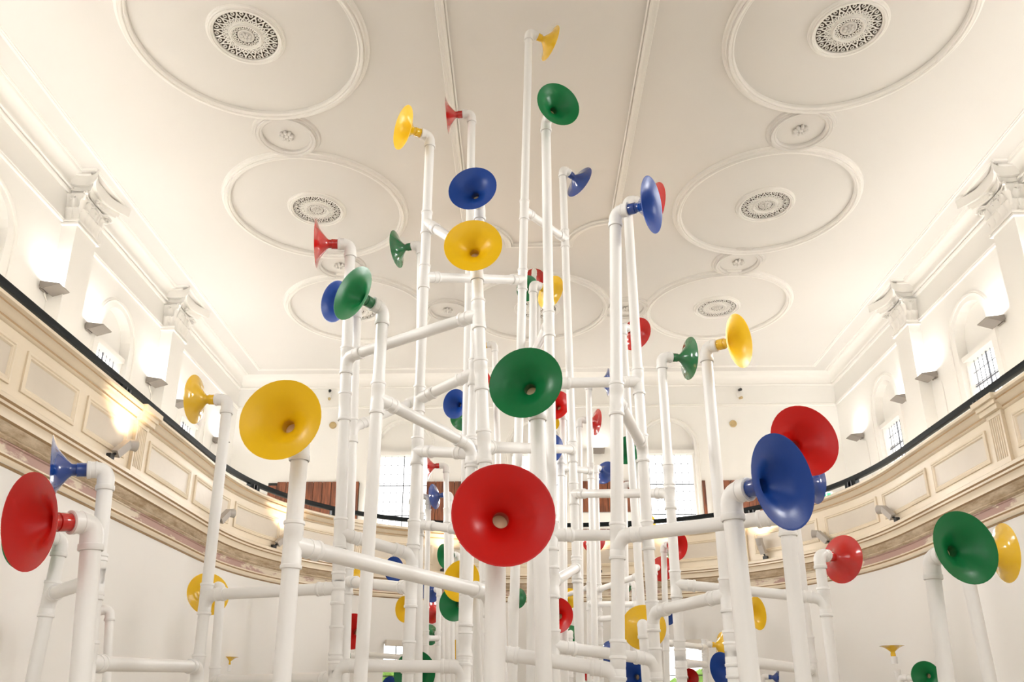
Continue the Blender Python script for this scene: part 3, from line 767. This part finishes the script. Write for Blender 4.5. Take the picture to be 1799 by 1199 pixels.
# small wall fittings
def fitting(name, x, z, lab, cat, kind):
    root = empty(name, (x, YB, z)); tag(root, lab, cat, cat+'s on the back wall')
    bm = bmesh.new()
    if kind == 'bell': lathe(bm, V((0,0,0)), V((0,-1,0)), [(0,0),(0,.10),(.03,.10),(.05,.085),(.05,.06),(.035,.05),(.035,0)], 24); obj('ring', bm, 'brass', root)
    else:
        box(bm, -.05,.05,-.05,0,-.06,.06); obj('base', bm, 'trim', root, False)
        for dz in (-.11, .13):
            bm = bmesh.new(); lathe(bm, V((.02,-.09,dz)), V((.3,-1,-.2)), [(-.05,0),(-.05,.035),(.05,.04),(.05,0)], 12); obj('sensor_eye', bm, 'brass' if dz < 0 else 'black', root)
fitting('wall_bell', -5.59, 9.07, 'small round brass fitting high on the back wall, left side', 'wall fitting', 'bell')
fitting('wall_bell', 5.41, 9.04, 'small round brass fitting high on the back wall, right side', 'wall fitting', 'bell')
fitting('wall_sensor', -5.75, 9.93, 'small twin wall sensor under the back cornice, left side', 'wall sensor', 's')
fitting('wall_sensor', 5.65, 9.88, 'small twin wall sensor under the back cornice, right side', 'wall sensor', 's')
# exit sign
ex = empty('exit_sign', (7.6, YB-.10, 6.95)); tag(ex, 'small lit green and white exit sign peeping out beside the blue horn on the right', 'sign')
bm = bmesh.new(); box(bm, -.26,.30,-.02,.10,-.12,.12); obj('sign_box', bm, 'trim', ex, False)
bm = bmesh.new(); box(bm, -.26,.20,-.03,-.02,-.12,.12); obj('sign_face', bm, 'sign_w', ex, False)
bm = bmesh.new()
for (x0,x1,z0,z1) in ((-.2,-.1,-.08,.08),(-.05,.02,-.02,.02),(.0,.03,-.06,.06),(.06,.16,-.09,.09)): box(bm, x0,x1,-.036,-.03,z0,z1)
obj('pictogram', bm, 'sign_g', ex, False)
# blinds over the openings and garden behind the lower back windows
for (s0, s1), lab in zip(OPN, ('cream roller blind over the lower left back window', 'cream roller blind over the lower right back window')):
    p0 = gat(s0)[0]-gat(s0)[1]*.06; p1 = gat(s1)[0]-gat(s1)[1]*.06; d = (p1-p0).normalized(); n_ = V((-d.y, d.x, 0))
    bm = bmesh.new(); obox(bm, (p0+p1)/2+Z*(OZ+.02), d, n_, Z, (p1-p0).length/2, .05, .06); tag(obj('roller_blind', bm, 'blind', None, False), lab, 'blind')
for x, lab in ((-3.6,'pale green garden shrubbery seen through the lower left back window'), (3.6,'pale green garden shrubbery seen through the lower right back window')):
    bm = bmesh.new(); r = random.Random(int(x*10))
    for i in range(60):
        m_ = Matrix.Translation((x+r.uniform(-1.6,1.6), YB+2.2+r.uniform(-.4,.4), 1.0+r.uniform(-1,1.6))) @ Matrix.Diagonal((r.uniform(.15,.4), r.uniform(.1,.3), r.uniform(.15,.4), 1)); bmesh.ops.create_icosphere(bm, subdivisions=1, radius=1, matrix=m_)
    tag(obj('garden_shrub', bm, 'leaf', None, False), lab, 'shrub')
# black notice with rows of text, standing behind the pipes at the bottom
nb = at(958, 1215, 15.2); nb.z = 0
root = empty('notice_board', nb); tag(root, 'black notice board with rows of small pale text behind the centre pipes', 'notice board')
top = proj  # noqa
zt = at(935, 1160, 15.2).z; x0 = at(925, 1170, 15.2).x-nb.x; x1 = at(993, 1170, 15.2).x-nb.x
bm = bmesh.new(); box(bm, x0, x1, -.02, .02, 1.2, zt); box(bm, (x0+x1)/2-.03, (x0+x1)/2+.03, .0, .04, 0, 1.3); obj('board', bm, 'black', root, False)
bm = bmesh.new(); r = random.Random(5); z = zt-.03; row = 0
while z > 1.25:
    if row % 6 != 5:
        x = x0+.05
        while x < x1-.06:
            wd = r.uniform(.02,.05); box(bm, x, min(x+wd, x1-.05), -.026, -.02, z-.012, z); x += wd+.008
    z -= .024; row += 1
obj('text_rows', bm, mat('notice_text', (.55,.42,.36), .7), root, False)

# ------------------------------------------------------------------ horn pipes
PR = .0425; HD = .41; ARM = .11; COLL = .048; FLARE = .124
HL = ARM+COLL+FLARE
def pipe_sleeve(bm, o, d, L, r=PR):
    lathe(bm, o, d, [(-L/2,r*.99),(-L/2,r*1.2),(-L/2+.004,r*1.24),(-L/2+.016,r*1.24),(-L/2+.02,r*1.13),(-L/2+.06,r*1.12),(-L/2+.062,r*1.09),(L/2-.062,r*1.09),(L/2-.06,r*1.12),(L/2-.02,r*1.13),(L/2-.016,r*1.24),(L/2-.004,r*1.24),(L/2,r*1.2),(L/2,r*.99)], 24)
FP = [(0,.19),(.03,.205),(.07,.205),(.085,.175),(.16,.18),(.26,.232),(.36,.298),(.46,.368),(.56,.44),(.66,.515),(.75,.595),(.82,.68),(.88,.775),(.94,.89),(.98,.97),(1,1)]
def horn_mesh(E, d, scale=1.0):
    """bell from the end of the elbow arm; outer shell slot 0, inner shell slot 1"""
    bm = bmesh.new(); R = HD/2*scale; o = E+d*ARM*scale
    cl, fl = COLL*scale, FLARE*scale
    outer = [(-.012*scale,.036*scale),(0,.0415*scale),(cl,.0415*scale),(cl+.003,.036*scale)]+[(cl+.006+(fl-.006)*t, R*q) for t, q in [(a, b) for a, b in FP if a > .08]]
    inner = [(cl+.006+(fl-.006)*t-.004*(1-t), R*q-.0035*(1 if t < 1 else .6)) for t, q in [(a, b) for a, b in FP if a > .08]][::-1]+[(cl*.6,.0335*scale),(0,.0335*scale),(-.03*scale,.0335*scale)]
    prof = outer+inner
    mi = [0]*(len(outer)-1)+[1]*(len(inner))
    lathe(bm, o, d, prof, 40, mi)
    bmesh.ops.recalc_face_normals(bm, faces=bm.faces)
    return bm
POLES = {}
def solve(rim, D, elbow, face):
    z = F_PX*HD/D; R = at(rim[0], rim[1], z); best = None
    for tilt in ([0] if elbow[1] is None else [-14,-10,-7,-4,-2,0,2,4,7,10,14]):
        for k in range(0, 360, 2):
            a = math.radians(k); t = math.radians(tilt); d = V((math.cos(a)*math.cos(t), math.sin(a)*math.cos(t), math.sin(t)))
            c = d.dot((CAM-R).normalized())
            if face == 'f' and c < -.05: continue
            if face == 'b' and c > .05: continue
            E = R-d*HL; e = proj(E); cost = (e[0]-elbow[0])**2+(tilt*.15*D/80)**2
            if elbow[1] is not None: cost += .6*(e[1]-elbow[1])**2
            if face == 's': cost += 14*(abs(c)*D/80)**2
            if best is None or cost < best[0]: best = (cost, d, E)
    return best[1], best[2], z
def near_vertical(E, bx, by):
    d = ray(bx, by); h = V((d.x, d.y, 0)); t = ((E.x-CAM.x)*h.x+(E.y-CAM.y)*h.y)/h.dot(h); return CAM+d*t
def axis_at(pole, y):
    A, B = pole['E'], pole['B']; lo, hi = 0., 1.
    for _ in range(40):
        m_ = (lo+hi)/2
        if proj(A.lerp(B, m_))[1] < y: lo = m_
        else: hi = m_
    return A.lerp(B, lo)
def horn_pipe(key, col, rim, D, elbow, face, base, label, tees=(), up=False, hs=1.0):
    if up:
        z = F_PX*HD*hs/D; R = at(rim[0], rim[1], z); d = Z.copy(); E = R-d*HL*hs
    else: d, E, z = solve(rim, D, elbow, face)
    P1 = near_vertical(E, *base); dn = (P1-E).normalized()
    k = (E.z-.02)/(-dn.z); B = E+dn*k
    root = empty('horn_pipe', (B.x, B.y, 0)); tag(root, label, 'horn pipe', 'white pipes ending in coloured horns'); off = root.location.copy()
    e, b = E-off, B-off
    bm = bmesh.new(); tube(bm, [e+dn*.10, b], PR, 24)
    for y in (): pass
    obj('pipe', bm, 'white', root)
    # elbow with sockets
    bm = bmesh.new(); pts = arc3(e+dn*.125, e, e+d*(ARM-.004), .062, 8) if not up else [e-d*.0, e+d*ARM]
    tube(bm, pts, PR*1.13, 24)
    ae = e+d*(ARM-.006)
    lathe(bm, ae, d, [(-.055,PR*1.12),(-.055,PR*1.2),(-.046,PR*1.2),(-.045,PR*1.15),(-.020,PR*1.15),(-.018,PR*1.24),(-.002,PR*1.24),(0,PR*1.15),(0,PR*.9),(-.004,0)], 24, [0,0,0,0,0,0,0,0,0])
    lathe(bm, e+dn*.125, dn, [(-.03,PR*1.12),(-.028,PR*1.24),(-.004,PR*1.25),(0,PR*1.18),(0,PR*.98)], 24)
    obj('elbow', bm, 'white', root)
    h = obj('horn', horn_mesh(e+d*ARM*(1-hs), d, hs), [col+'_out', col], root); h['label'] = 'flared %s plastic horn' % col
    bm = bmesh.new(); lathe(bm, e+d*(ARM+.006), d, [(0,.0345),(.001,0)], 24); obj('throat', bm, 'throat', h, False)
    POLES[key] = dict(E=E, B=B, root=root, z=z)
    for y in tees: coupling(key, y)
def coupling(key, y, L=.235):
    P = POLES[key]; a = axis_at(P, y); dn = (P['B']-P['E']).normalized(); off = P['root'].location
    bm = bmesh.new(); pipe_sleeve(bm, a-off, dn, L); obj('coupling', bm, 'white', P['root'])
SHORT = {}
def cross(k0, y0, k1, y1, s0='s', s1='c', label=None):
    """horizontal pipe between two uprights; 's' leaves the upright square, 'c' curves up out of it"""
    A, B = axis_at(POLES[k0], y0), axis_at(POLES[k1], y1); u = (B-A).normalized()
    root = empty('cross_pipe', A.copy()); tag(root, label or 'white cross pipe between the %s and %s horn pipes' % (SHORT[k0], SHORT[k1]), 'cross pipe', 'white pipes crossing between the uprights')
    L = (B-A).length
    bm = bmesh.new(); tube(bm, [u*.02, u*(L-.02)], PR, 24); obj('pipe', bm, 'white', root)
    for kk, yy, o, dd, st in ((k0, y0, V((0,0,0)), u, s0), (k1, y1, B-A, -u, s1)):
        bm = bmesh.new(); P = POLES[kk]; dn = (P['B']-P['E']).normalized()
        if st == 'c': pts = arc3(o+dn*.10, o, o+dd*.16, .10, 9)
        else: pts = [o, o+dd*.16]
        tube(bm, pts, PR*1.12, 24)
        lathe(bm, o+dd*.165, dd, [(-.07,PR*1.1),(-.07,PR*1.2),(-.062,PR*1.2),(-.06,PR*1.14),(-.024,PR*1.14),(-.02,PR*1.25),(-.004,PR*1.25),(0,PR*1.18),(0,PR*.98)], 24)
        obj('branch_socket', bm, 'white', root)
        coupling(kk, proj(axis_at(P, yy)+dn*(.03 if st == 'c' else 0))[1])
def H(key, short, col, rim, D, elbow, face, base, label, tees=(), **k):
    SHORT[key] = short; horn_pipe(key, col, rim, D, elbow, face, base, label, tees, **k)

#@@POLES@@
# uprights: key, short name, colour, rim centre px, rim diameter px, elbow px, f(ront)/b(ack), base px, label, extra couplings
H('P1','the big front red horn pipe','red',(885,904),185,(872,None),'f',(869,1199),'white pipe with the biggest red horn, facing the viewer at the centre')
H('P2','the big left yellow horn pipe','yellow',(492,737),150,(529,None),'f',(495,1199),'white pipe with the biggest yellow horn, facing the viewer on the left')
H('P3','the big green centre horn pipe','green',(923,672),133,(944,None),'f',(956,1199),'white pipe with the big green horn facing the viewer above the big red one')
H('A','the tallest pipe','yellow',(967,76),63,(929,56),'b',(900,1199),'tallest white pipe of all, its small yellow horn near the ceiling')
H('B','the top green horn pipe','green',(981,183),81,(958,213),'f',(974,1199),'tall white pipe with the highest green horn, just below the topmost yellow one')
H('C','the blue back-turned horn pipe','blue',(1018,320),60,(988,296),'b',(1020,1199),'tall white pipe with a glossy blue horn turned away, right of the tallest pipe',[1004])
H('D','the upper right blue horn pipe','blue',(1145,360),101,(1081,374),'f',(1086,1199),'thick tall white pipe with the blue horn facing right, upper right of centre',[1160])
H('E','the hidden red horn pipe','red',(1151,360),78,(1102,353),'s',(1154,1199),'tall white pipe behind the upper right blue horn, its red horn almost hidden',[])
H('F','the half-hidden red horn pipe','red',(1117,587),61,(1093,573),'b',(1135,1199),'thin white pipe with a red horn below the upper right blue horn',[])
H('G','the high thin red horn pipe','red',(785,203),64,(830,200),'s',(812,1199),'white pipe with the high thin red horn seen edge-on beside the ceiling moulding')
H('K','the high blue horn pipe','blue',(830,331),87,(843,None),'f',(815,1199),'white pipe with the high blue horn facing the viewer, just above a yellow one',[1072,1140])
H('Y','the high yellow horn pipe','yellow',(831,431),103,(838,None),'f',(868,1199),'white pipe with the high yellow horn facing the viewer, just below the blue one',[660])
H('HH','the upper left yellow horn pipe','yellow',(708,224),78,(756,240),'f',(716,1199),'white pipe with the highest yellow horn on the left, facing left',[940,1155])
H('I','the small green left-facing horn pipe','green',(697,438),66,(740,430),'b',(734,1199),'white pipe with the small green horn facing left beside a thicker pipe')
H('J','the upper left red horn pipe','red',(556,428),86,(617,430),'s',(588,1199),'white pipe with the upper left red horn seen edge-on',[715,1010,1130])
H('L7','the blue horn pipe behind the green','blue',(588,530),75,(627,540),'f',(605,1199),'white pipe with the blue horn peeping out behind the tilted green horn',[])
H('L8','the tilted green horn pipe','green',(619,515),103,(673,545),'f',(633,1199),'white pipe with the tilted green horn at upper left, its mouth facing down left',[])
H('L1','the big red far left horn pipe','red',(50,917),175,(163,920),'f',(141,1199),'thick white pipe with the dark red horn at the far left edge')
H('L2','the hidden green far left horn pipe','green',(43,945),112,(108,945),'f',(57,1199),'white pipe at far left whose green horn hides behind the dark red one')
H('L3','the blue far left horn pipe','blue',(92,826),125,(195,825),'s',(150,1199),'white pipe with the glossy blue horn seen edge-on at the far left',[1010])
H('L3b','the edge-on low left red horn pipe','red',(140,1080),70,(204,1066),'s',(187,1199),'short white pipe at lower left, its red horn mostly behind the thick left pipe')
H('L4','the left yellow side horn pipe','yellow',(342,702),87,(401,703),'b',(345,1199),'white pipe with the yellow side-on horn beside the handrail at left')
H('L5','the low left round yellow horn pipe','yellow',(366,1044),76,(389,1029),'b',(376,1199),'white pipe with the low round yellow horn turned away at left')
H('R1','the right green side horn pipe','green',(1211,630),76,(1162,628),'s',(1198,1199),'white pipe with the green side-on horn right of centre',[838,1150])
H('R2','the right yellow horn pipe','yellow',(1299,599),97,(1240,612),'f',(1290,1199),'white pipe with the yellow horn facing right, highest on the right side',[1140])
H('R3','the big right blue horn pipe','blue',(1377,846),174,(1284,868),'f',(1318,1199),'thick white pipe with the biggest blue horn, right of centre')
H('R4','the big right red horn pipe','red',(1414,774),130,(1369,None),'f',(1412,1199),'white pipe with the big red horn above and behind the big blue one')
H('R5','the right back-turned blue horn pipe','blue',(1436,852),68,(1391,None),'b',(1430,1199),'white pipe with the glossy blue horn turned away behind the big red horn',[1140])
H('R6','the right back-turned red horn pipe','red',(1480,983),85,(1439,973),'b',(1466,1199),'white pipe with the glossy red horn turned away at the right, below the gallery')
H('R7','the dark green right horn pipe','green',(1697,962),131,(1634,980),'f',(1663,1199),'white pipe with the big dark green horn at far right')
H('R8','the far right yellow horn pipe','yellow',(1766,972),104,(1692,None),'b',(1740,1199),'white pipe with the yellow horn behind the green one at far right')
H('R9','the low right yellow horn pipe','yellow',(1331,1078),58,(1296,1082),'f',(1306,1199),'thin white pipe with the narrow yellow horn low right of the thick pipe')
H('R12','the tiny low right blue horn pipe','blue',(1368,1192),40,(1336,1188),'s',(1338,1210),'thin white pipe with the tiny blue side-on horn at the bottom right')
H('R13','the small low yellow horn pipe','yellow',(1268,1135),47,(1238,1132),'b',(1240,1199),'thin white pipe with the small yellow horn behind the pipe right of centre',[1160])
H('R14','the low blue horn pipe at right','blue',(1270,1178),62,(1299,1170),'f',(1301,1210),'thin white pipe with the low blue horn hidden behind the upright right of centre')
H('R15','the low red horn pipe at right','red',(1212,1192),33,(1204,None),'f',(1206,1215),'thin white pipe with the small red horn at the bottom right of centre')
H('R11','the low green horn pipe at right','green',(1626,1188),50,(1640,None),'f',(1643,1230),'short white pipe with the green horn rising at the bottom edge, far right')
H('U1','the upturned left yellow horn pipe','yellow',(403,1158),31,(403,1180),'f',(398,1199),'thin white pipe with a tiny yellow horn opening upwards at lower left', up=True, hs=.76)
H('U2','the upturned right yellow horn pipe','yellow',(1567,1137),42,(1573,1160),'f',(1579,1190),'thin white pipe with a tiny yellow horn opening upwards at lower right', up=True, hs=.9)
# middle and back rows
H('M1','the small red left-facing horn pipe','red',(752,820),46,(784,818),'s',(787,1199),'thin white pipe with the small red edge-on horn left of the big red one',[906])
H('M2','the small pale blue horn pipe','blue',(763,873),45,(791,868),'s',(795,1199),'thin white pipe with the small blue horn just below the small red edge-on one')
H('M3','the hidden teal horn pipe','green',(722,868),45,(757,876),'s',(747,1199),'thin white pipe behind the left uprights, its green horn a sliver against the window',[908])
H('M4','the small half-hidden green horn pipe','green',(781,978),44,(805,973),'f',(806,1199),'thin white pipe with the small green horn left of the big red horn rim')
H('M5','the low yellow horn pipe beside red','yellow',(810,1021),73,(833,None),'f',(840,1199),'white pipe with the yellow horn under the left of the big red one')
H('M6','the low green horn pipe at centre left','green',(799,1061),62,(817,None),'f',(850,1205),'white pipe with the green horn just below the low yellow one',[])
H('M7','the low small blue horn pipe','blue',(757,1038),42,(772,1036),'b',(768,1199),'thin white pipe with the small blue horn above the small round red one')
H('M8','the low small red horn pipe','red',(760,1077),38,(778,1079),'b',(779,1199),'thin white pipe with the small round red horn left of the low green one')
H('M9','the low small green horn pipe','green',(756,1116),36,(773,1113),'b',(772,1199),'thin white pipe with the small green horn crossed by a white pipe',[])
H('M10','the low left yellow sliver horn pipe','yellow',(711,1071),46,(733,1070),'f',(734,1205),'thin white pipe with the small yellow horn half behind the left upright',[])
H('M11','the low left blue horn pipe','blue',(692,1001),45,(712,1000),'f',(713,1205),'thin white pipe with the small blue horn crossed by the long sloping pipe')
H('M12','the low left tiny yellow horn pipe','yellow',(616,1012),38,(605,None),'b',(608,1205),'thin white pipe with a small yellow horn at the left crossing pipes')
H('M13','the low left dark red horn pipe','red',(619,1110),62,(636,None),'f',(630,1230),'white pipe with the dark red horn seen between the left uprights')
H('M14','the tiny low green horn pipe','green',(598,1154),44,(628,1153),'s',(629,1215),'thin white pipe at lower left, only its green horn neck showing')
H('M15','the low big green horn pipe','green',(728,1184),79,(748,None),'f',(752,1230),'white pipe with the green horn cut by the bottom edge, left of centre')
H('M16','the bottom blue horn pipe at left','blue',(686,1212),44,(706,1208),'f',(708,1240),'thin white pipe with a blue horn just reaching the bottom edge at left')
H('M17','the tiny yellow horn pipe at centre left','yellow',(808,1142),38,(822,1140),'f',(823,1205),'thin white pipe with a small yellow horn sliver at the bottom centre left')
H('M18','the small tilted blue horn pipe','blue',(799,710),53,(821,715),'f',(819,1199),'thin white pipe with the blue horn left of the big green one')
H('M19','the small green horn pipe under blue','green',(812,738),44,(822,724),'b',(826,1199),'thin white pipe with a small green horn peeping out below the tilted blue one')
H('M20','the small red horn pipe beside green','red',(836,668),56,(846,650),'b',(849,1199),'thin white pipe with the red horn behind the uprights left of the big green one')
H('M21','the small elbow pipe above green','yellow',(838,610),50,(869,605),'s',(886,1199),'thin white pipe with a small yellow horn left above the big green one')
H('M22','the red horn pipe behind the tallest','red',(939,488),37,(938,474),'b',(940,1199),'thin white pipe with the small red horn behind the tallest pipe')
H('M23','the green ring horn pipe','green',(926,507),46,(944,510),'f',(946,1199),'thin white pipe with the small green horn just below the hidden red one')
H('M24','the yellow back-turned centre horn pipe','yellow',(967,514),62,(936,498),'b',(932,1199),'white pipe with the yellow back-turned horn between the centre uprights')
H('M25','the small red centre horn pipe','red',(976,712),54,(990,None),'f',(992,1205),'white pipe with the small red horn touching the big green one')
H('M26','the tiny yellow horn pipe below red','yellow',(968,742),32,(960,None),'f',(962,1199),'thin white pipe with a yellow sliver below the small red centre horn')
H('M27','the blue centre horn pipe','blue',(965,790),57,(985,None),'f',(988,1205),'white pipe with the blue horn crossed by a pipe above the big red horn')
H('M28','the red right-facing small horn pipe','red',(1048,742),47,(1018,738),'s',(1021,1199),'thin white pipe with the small glossy red edge-on horn facing right',[])
H('M29','the pale blue sliver horn pipe','blue',(1068,672),50,(1034,672),'s',(1047,1199),'thin white pipe with the pale blue horn sliver left of the thick pipe')
H('M30','the small blue back-turned centre horn pipe','blue',(1063,831),43,(1047,820),'b',(1056,1199),'thin white pipe with the small blue back-turned horn by the boards',[1055,1120])
H('M31','the small green horn pipe behind thick pipe','green',(1102,791),52,(1118,None),'f',(1127,1210),'thin white pipe with the green horn just right of the thick upright')
H('M32','the low red back-turned centre horn pipe','red',(1043,951),42,(1035,946),'b',(1036,1199),'thin white pipe with the red horn below the cross pipe right of the big red')
H('M33','the small blue horn pipe beside big red','blue',(966,985),40,(975,None),'f',(978,1205),'thin white pipe with a blue horn sliver right of the big red one')
H('M34','the tiny green horn pipe beside big red','green',(964,886),34,(955,None),'b',(957,1205),'thin white pipe with a tiny green horn edge beside the big red one')
H('M35','the small low green horn pipe at centre','green',(909,1052),36,(896,None),'b',(896,1205),'thin white pipe with a small green horn right below the big red one')
H('M36','the low yellow horn pipe at centre right','yellow',(1000,1052),36,(990,1048),'b',(990,1199),'thin white pipe with the small yellow horn above the low red one')
H('M37','the low red centre horn pipe','red',(977,1082),63,(992,None),'f',(994,1230),'white pipe with the low red horn right of the centre uprights, facing the viewer')
H('M38','the low green back-turned centre horn pipe','green',(1002,1118),38,(1002,1110),'b',(1003,1199),'thin white pipe with the small green horn under the low red one')
H('M39','the low blue dome horn pipe','blue',(1071,1147),41,(1055,1141),'b',(1056,1205),'thin white pipe with a small blue horn top showing above a cross pipe')
H('M40','the small low green horn pipe at right','green',(1096,1027),36,(1113,None),'b',(1116,1199),'thin white pipe with a small green horn right of the thick centre upright')
H('M41','the low yellow back-turned horn pipe','yellow',(1131,1103),78,(1129,1097),'b',(1137,1199),'white pipe with the big low yellow back-turned horn right of centre')
H('M42','the low blue centre right horn pipe','blue',(1112,1190),62,(1130,None),'f',(1132,1240),'white pipe with the low dark blue horn at the bottom right of centre')
H('M43','the small red horn pipe by the lamp','red',(1163,1000),44,(1150,997),'b',(1152,1205),'thin white pipe with a small red horn half hidden below a green neck')
H('M44','the small green right-facing horn pipe','green',(1175,986),36,(1149,984),'s',(1151,1205),'thin white pipe with a small edge-on green horn right of the thick pipes')
H('M45','the red horn pipe by the gallery','red',(1191,960),50,(1166,952),'f',(1172,1199),'thin white pipe with the red horn below the cross pipe of the big right horns')
H('M46','the tiny low red horn pipe','red',(1031,1178),36,(1020,None),'f',(1022,1215),'thin white pipe with a tiny red spot of a horn at the bottom centre')
H('M47','the small low blue sliver horn pipe','blue',(1172,1082),34,(1160,None),'f',(1163,1205),'thin white pipe with a blue horn sliver right of the low yellow one')
H('M48','the pale yellow sliver horn pipe','yellow',(1140,918),30,(1128,None),'f',(1131,1205),'thin white pipe with a yellow horn sliver against the right back window')
H('M49','the elbow pipe behind the thick pipe','red',(1127,856),44,(1097,850),'s',(1103,1199),'thin white pipe right of the thick upright, its horn hidden behind others')
# cross pipes
SHORT.update({'P2': 'big left yellow', 'Y': 'high yellow', 'J': 'upper left red', 'L7': 'half-hidden blue', 'I': 'small left green', 'HH': 'upper left yellow', 'K': 'high blue', 'L8': 'tilted green', 'L4': 'side-on yellow', 'L3': 'far left blue', 'L2': 'far left green', 'A': 'topmost yellow', 'C': 'back-turned blue', 'B': 'top green', 'M24': 'back-turned yellow', 'E': 'hidden red', 'D': 'upper right blue', 'R1': 'side-on green', 'R4': 'big right red', 'M27': 'crossed blue', 'M29': 'pale blue', 'R2': 'right yellow', 'R5': 'right hidden blue', 'R6': 'low right red', 'R13': 'small low yellow', 'M30': 'small centre blue', 'M31': 'small right green', 'M3': 'teal sliver', 'M7': 'low small blue', 'G': 'high thin red', 'M36': 'low yellow', 'M32': 'low centre red', 'M38': 'low centre green', 'M46': 'tiny low red', 'M12': 'tiny left yellow', 'M11': 'low left blue', 'L5': 'low round yellow', 'M45': 'gallery red', 'U2': 'upturned right yellow', 'R11': 'bottom right green', 'P3': 'big centre green', 'M17': 'tiny yellow'})
cross('P2',958,'Y',1043)
cross('J',628,'Y',553,'c','s')
cross('L7',752,'I',700,'c','s')
cross('HH',702,'K',655,'s','s','white cross pipe rising right between the upper left yellow and high blue horn pipes')
cross('L8',700,'K',785)
cross('HH',793,'K',797,'s','s','white level cross pipe left of the big red horn, between two uprights at left')
cross('J',938,'HH',975)
cross('L4',1046,'J',1034,'c','s')
cross('L3',1166,'L4',1172)
cross('L2',1045,'L3',1018,'c','s')
cross('A',370,'C',420,'s','s')
cross('HH',487,'A',492,'s','s')
cross('HH',392,'K',450,'s','s','white cross pipe running behind the high yellow horn from the upright at its left')
cross('B',570,'M24',625,'s','c')
cross('B',674,'E',671,'s','s','white cross pipe just right of the big green centre horn')
cross('D',702,'E',782)
cross('C',868,'R1',867,'s','c')
cross('D',943,'R4',907,'c','s')
cross('B',941,'E',941,'s','s','white cross pipe just right of the lower part of the big red horn')
cross('M27',822,'M29',828,'s','s')
cross('Y',1146,'D',1180,'s','c')
cross('B',1136,'E',1160,'s','c','white cross pipe just above the lowest long one, right of centre')
cross('J',1170,'K',1172,'c','c')
cross('R2',1160,'R5',1178,'s','c')
cross('R1',1027,'R6',1052,'s','c')
cross('E',1076,'R2',1046,'c','s')
cross('R1',1166,'R13',1168,'s','s')
cross('Y',786,'C',790,'s','c')
cross('B',1024,'C',998,'s','s')
cross('M30',1036,'M31',1012,'c','s','white thin cross pipe rising right from the small centre blue horn pipe')
cross('I',922,'G',932,'s','s')
cross('L7',1022,'HH',1034,'s','c')
cross('M3',1122,'M7',1122,'s','s')
cross('M36',1030,'M32',1032,'s','c')
cross('M32',1061,'M31',1063,'s','s')
cross('M30',1088,'M31',1084,'s','s','white thin level cross pipe low down beside the small centre blue horn pipe')
cross('M12',1148,'M11',1156,'s','c')
cross('L5',1196,'J',1193,'s','s')
cross('M38',1180,'M46',1179,'s','s')
cross('M45',1130,'R13',1138,'s','s')
cross('U2',1191,'R11',1194,'c','s')
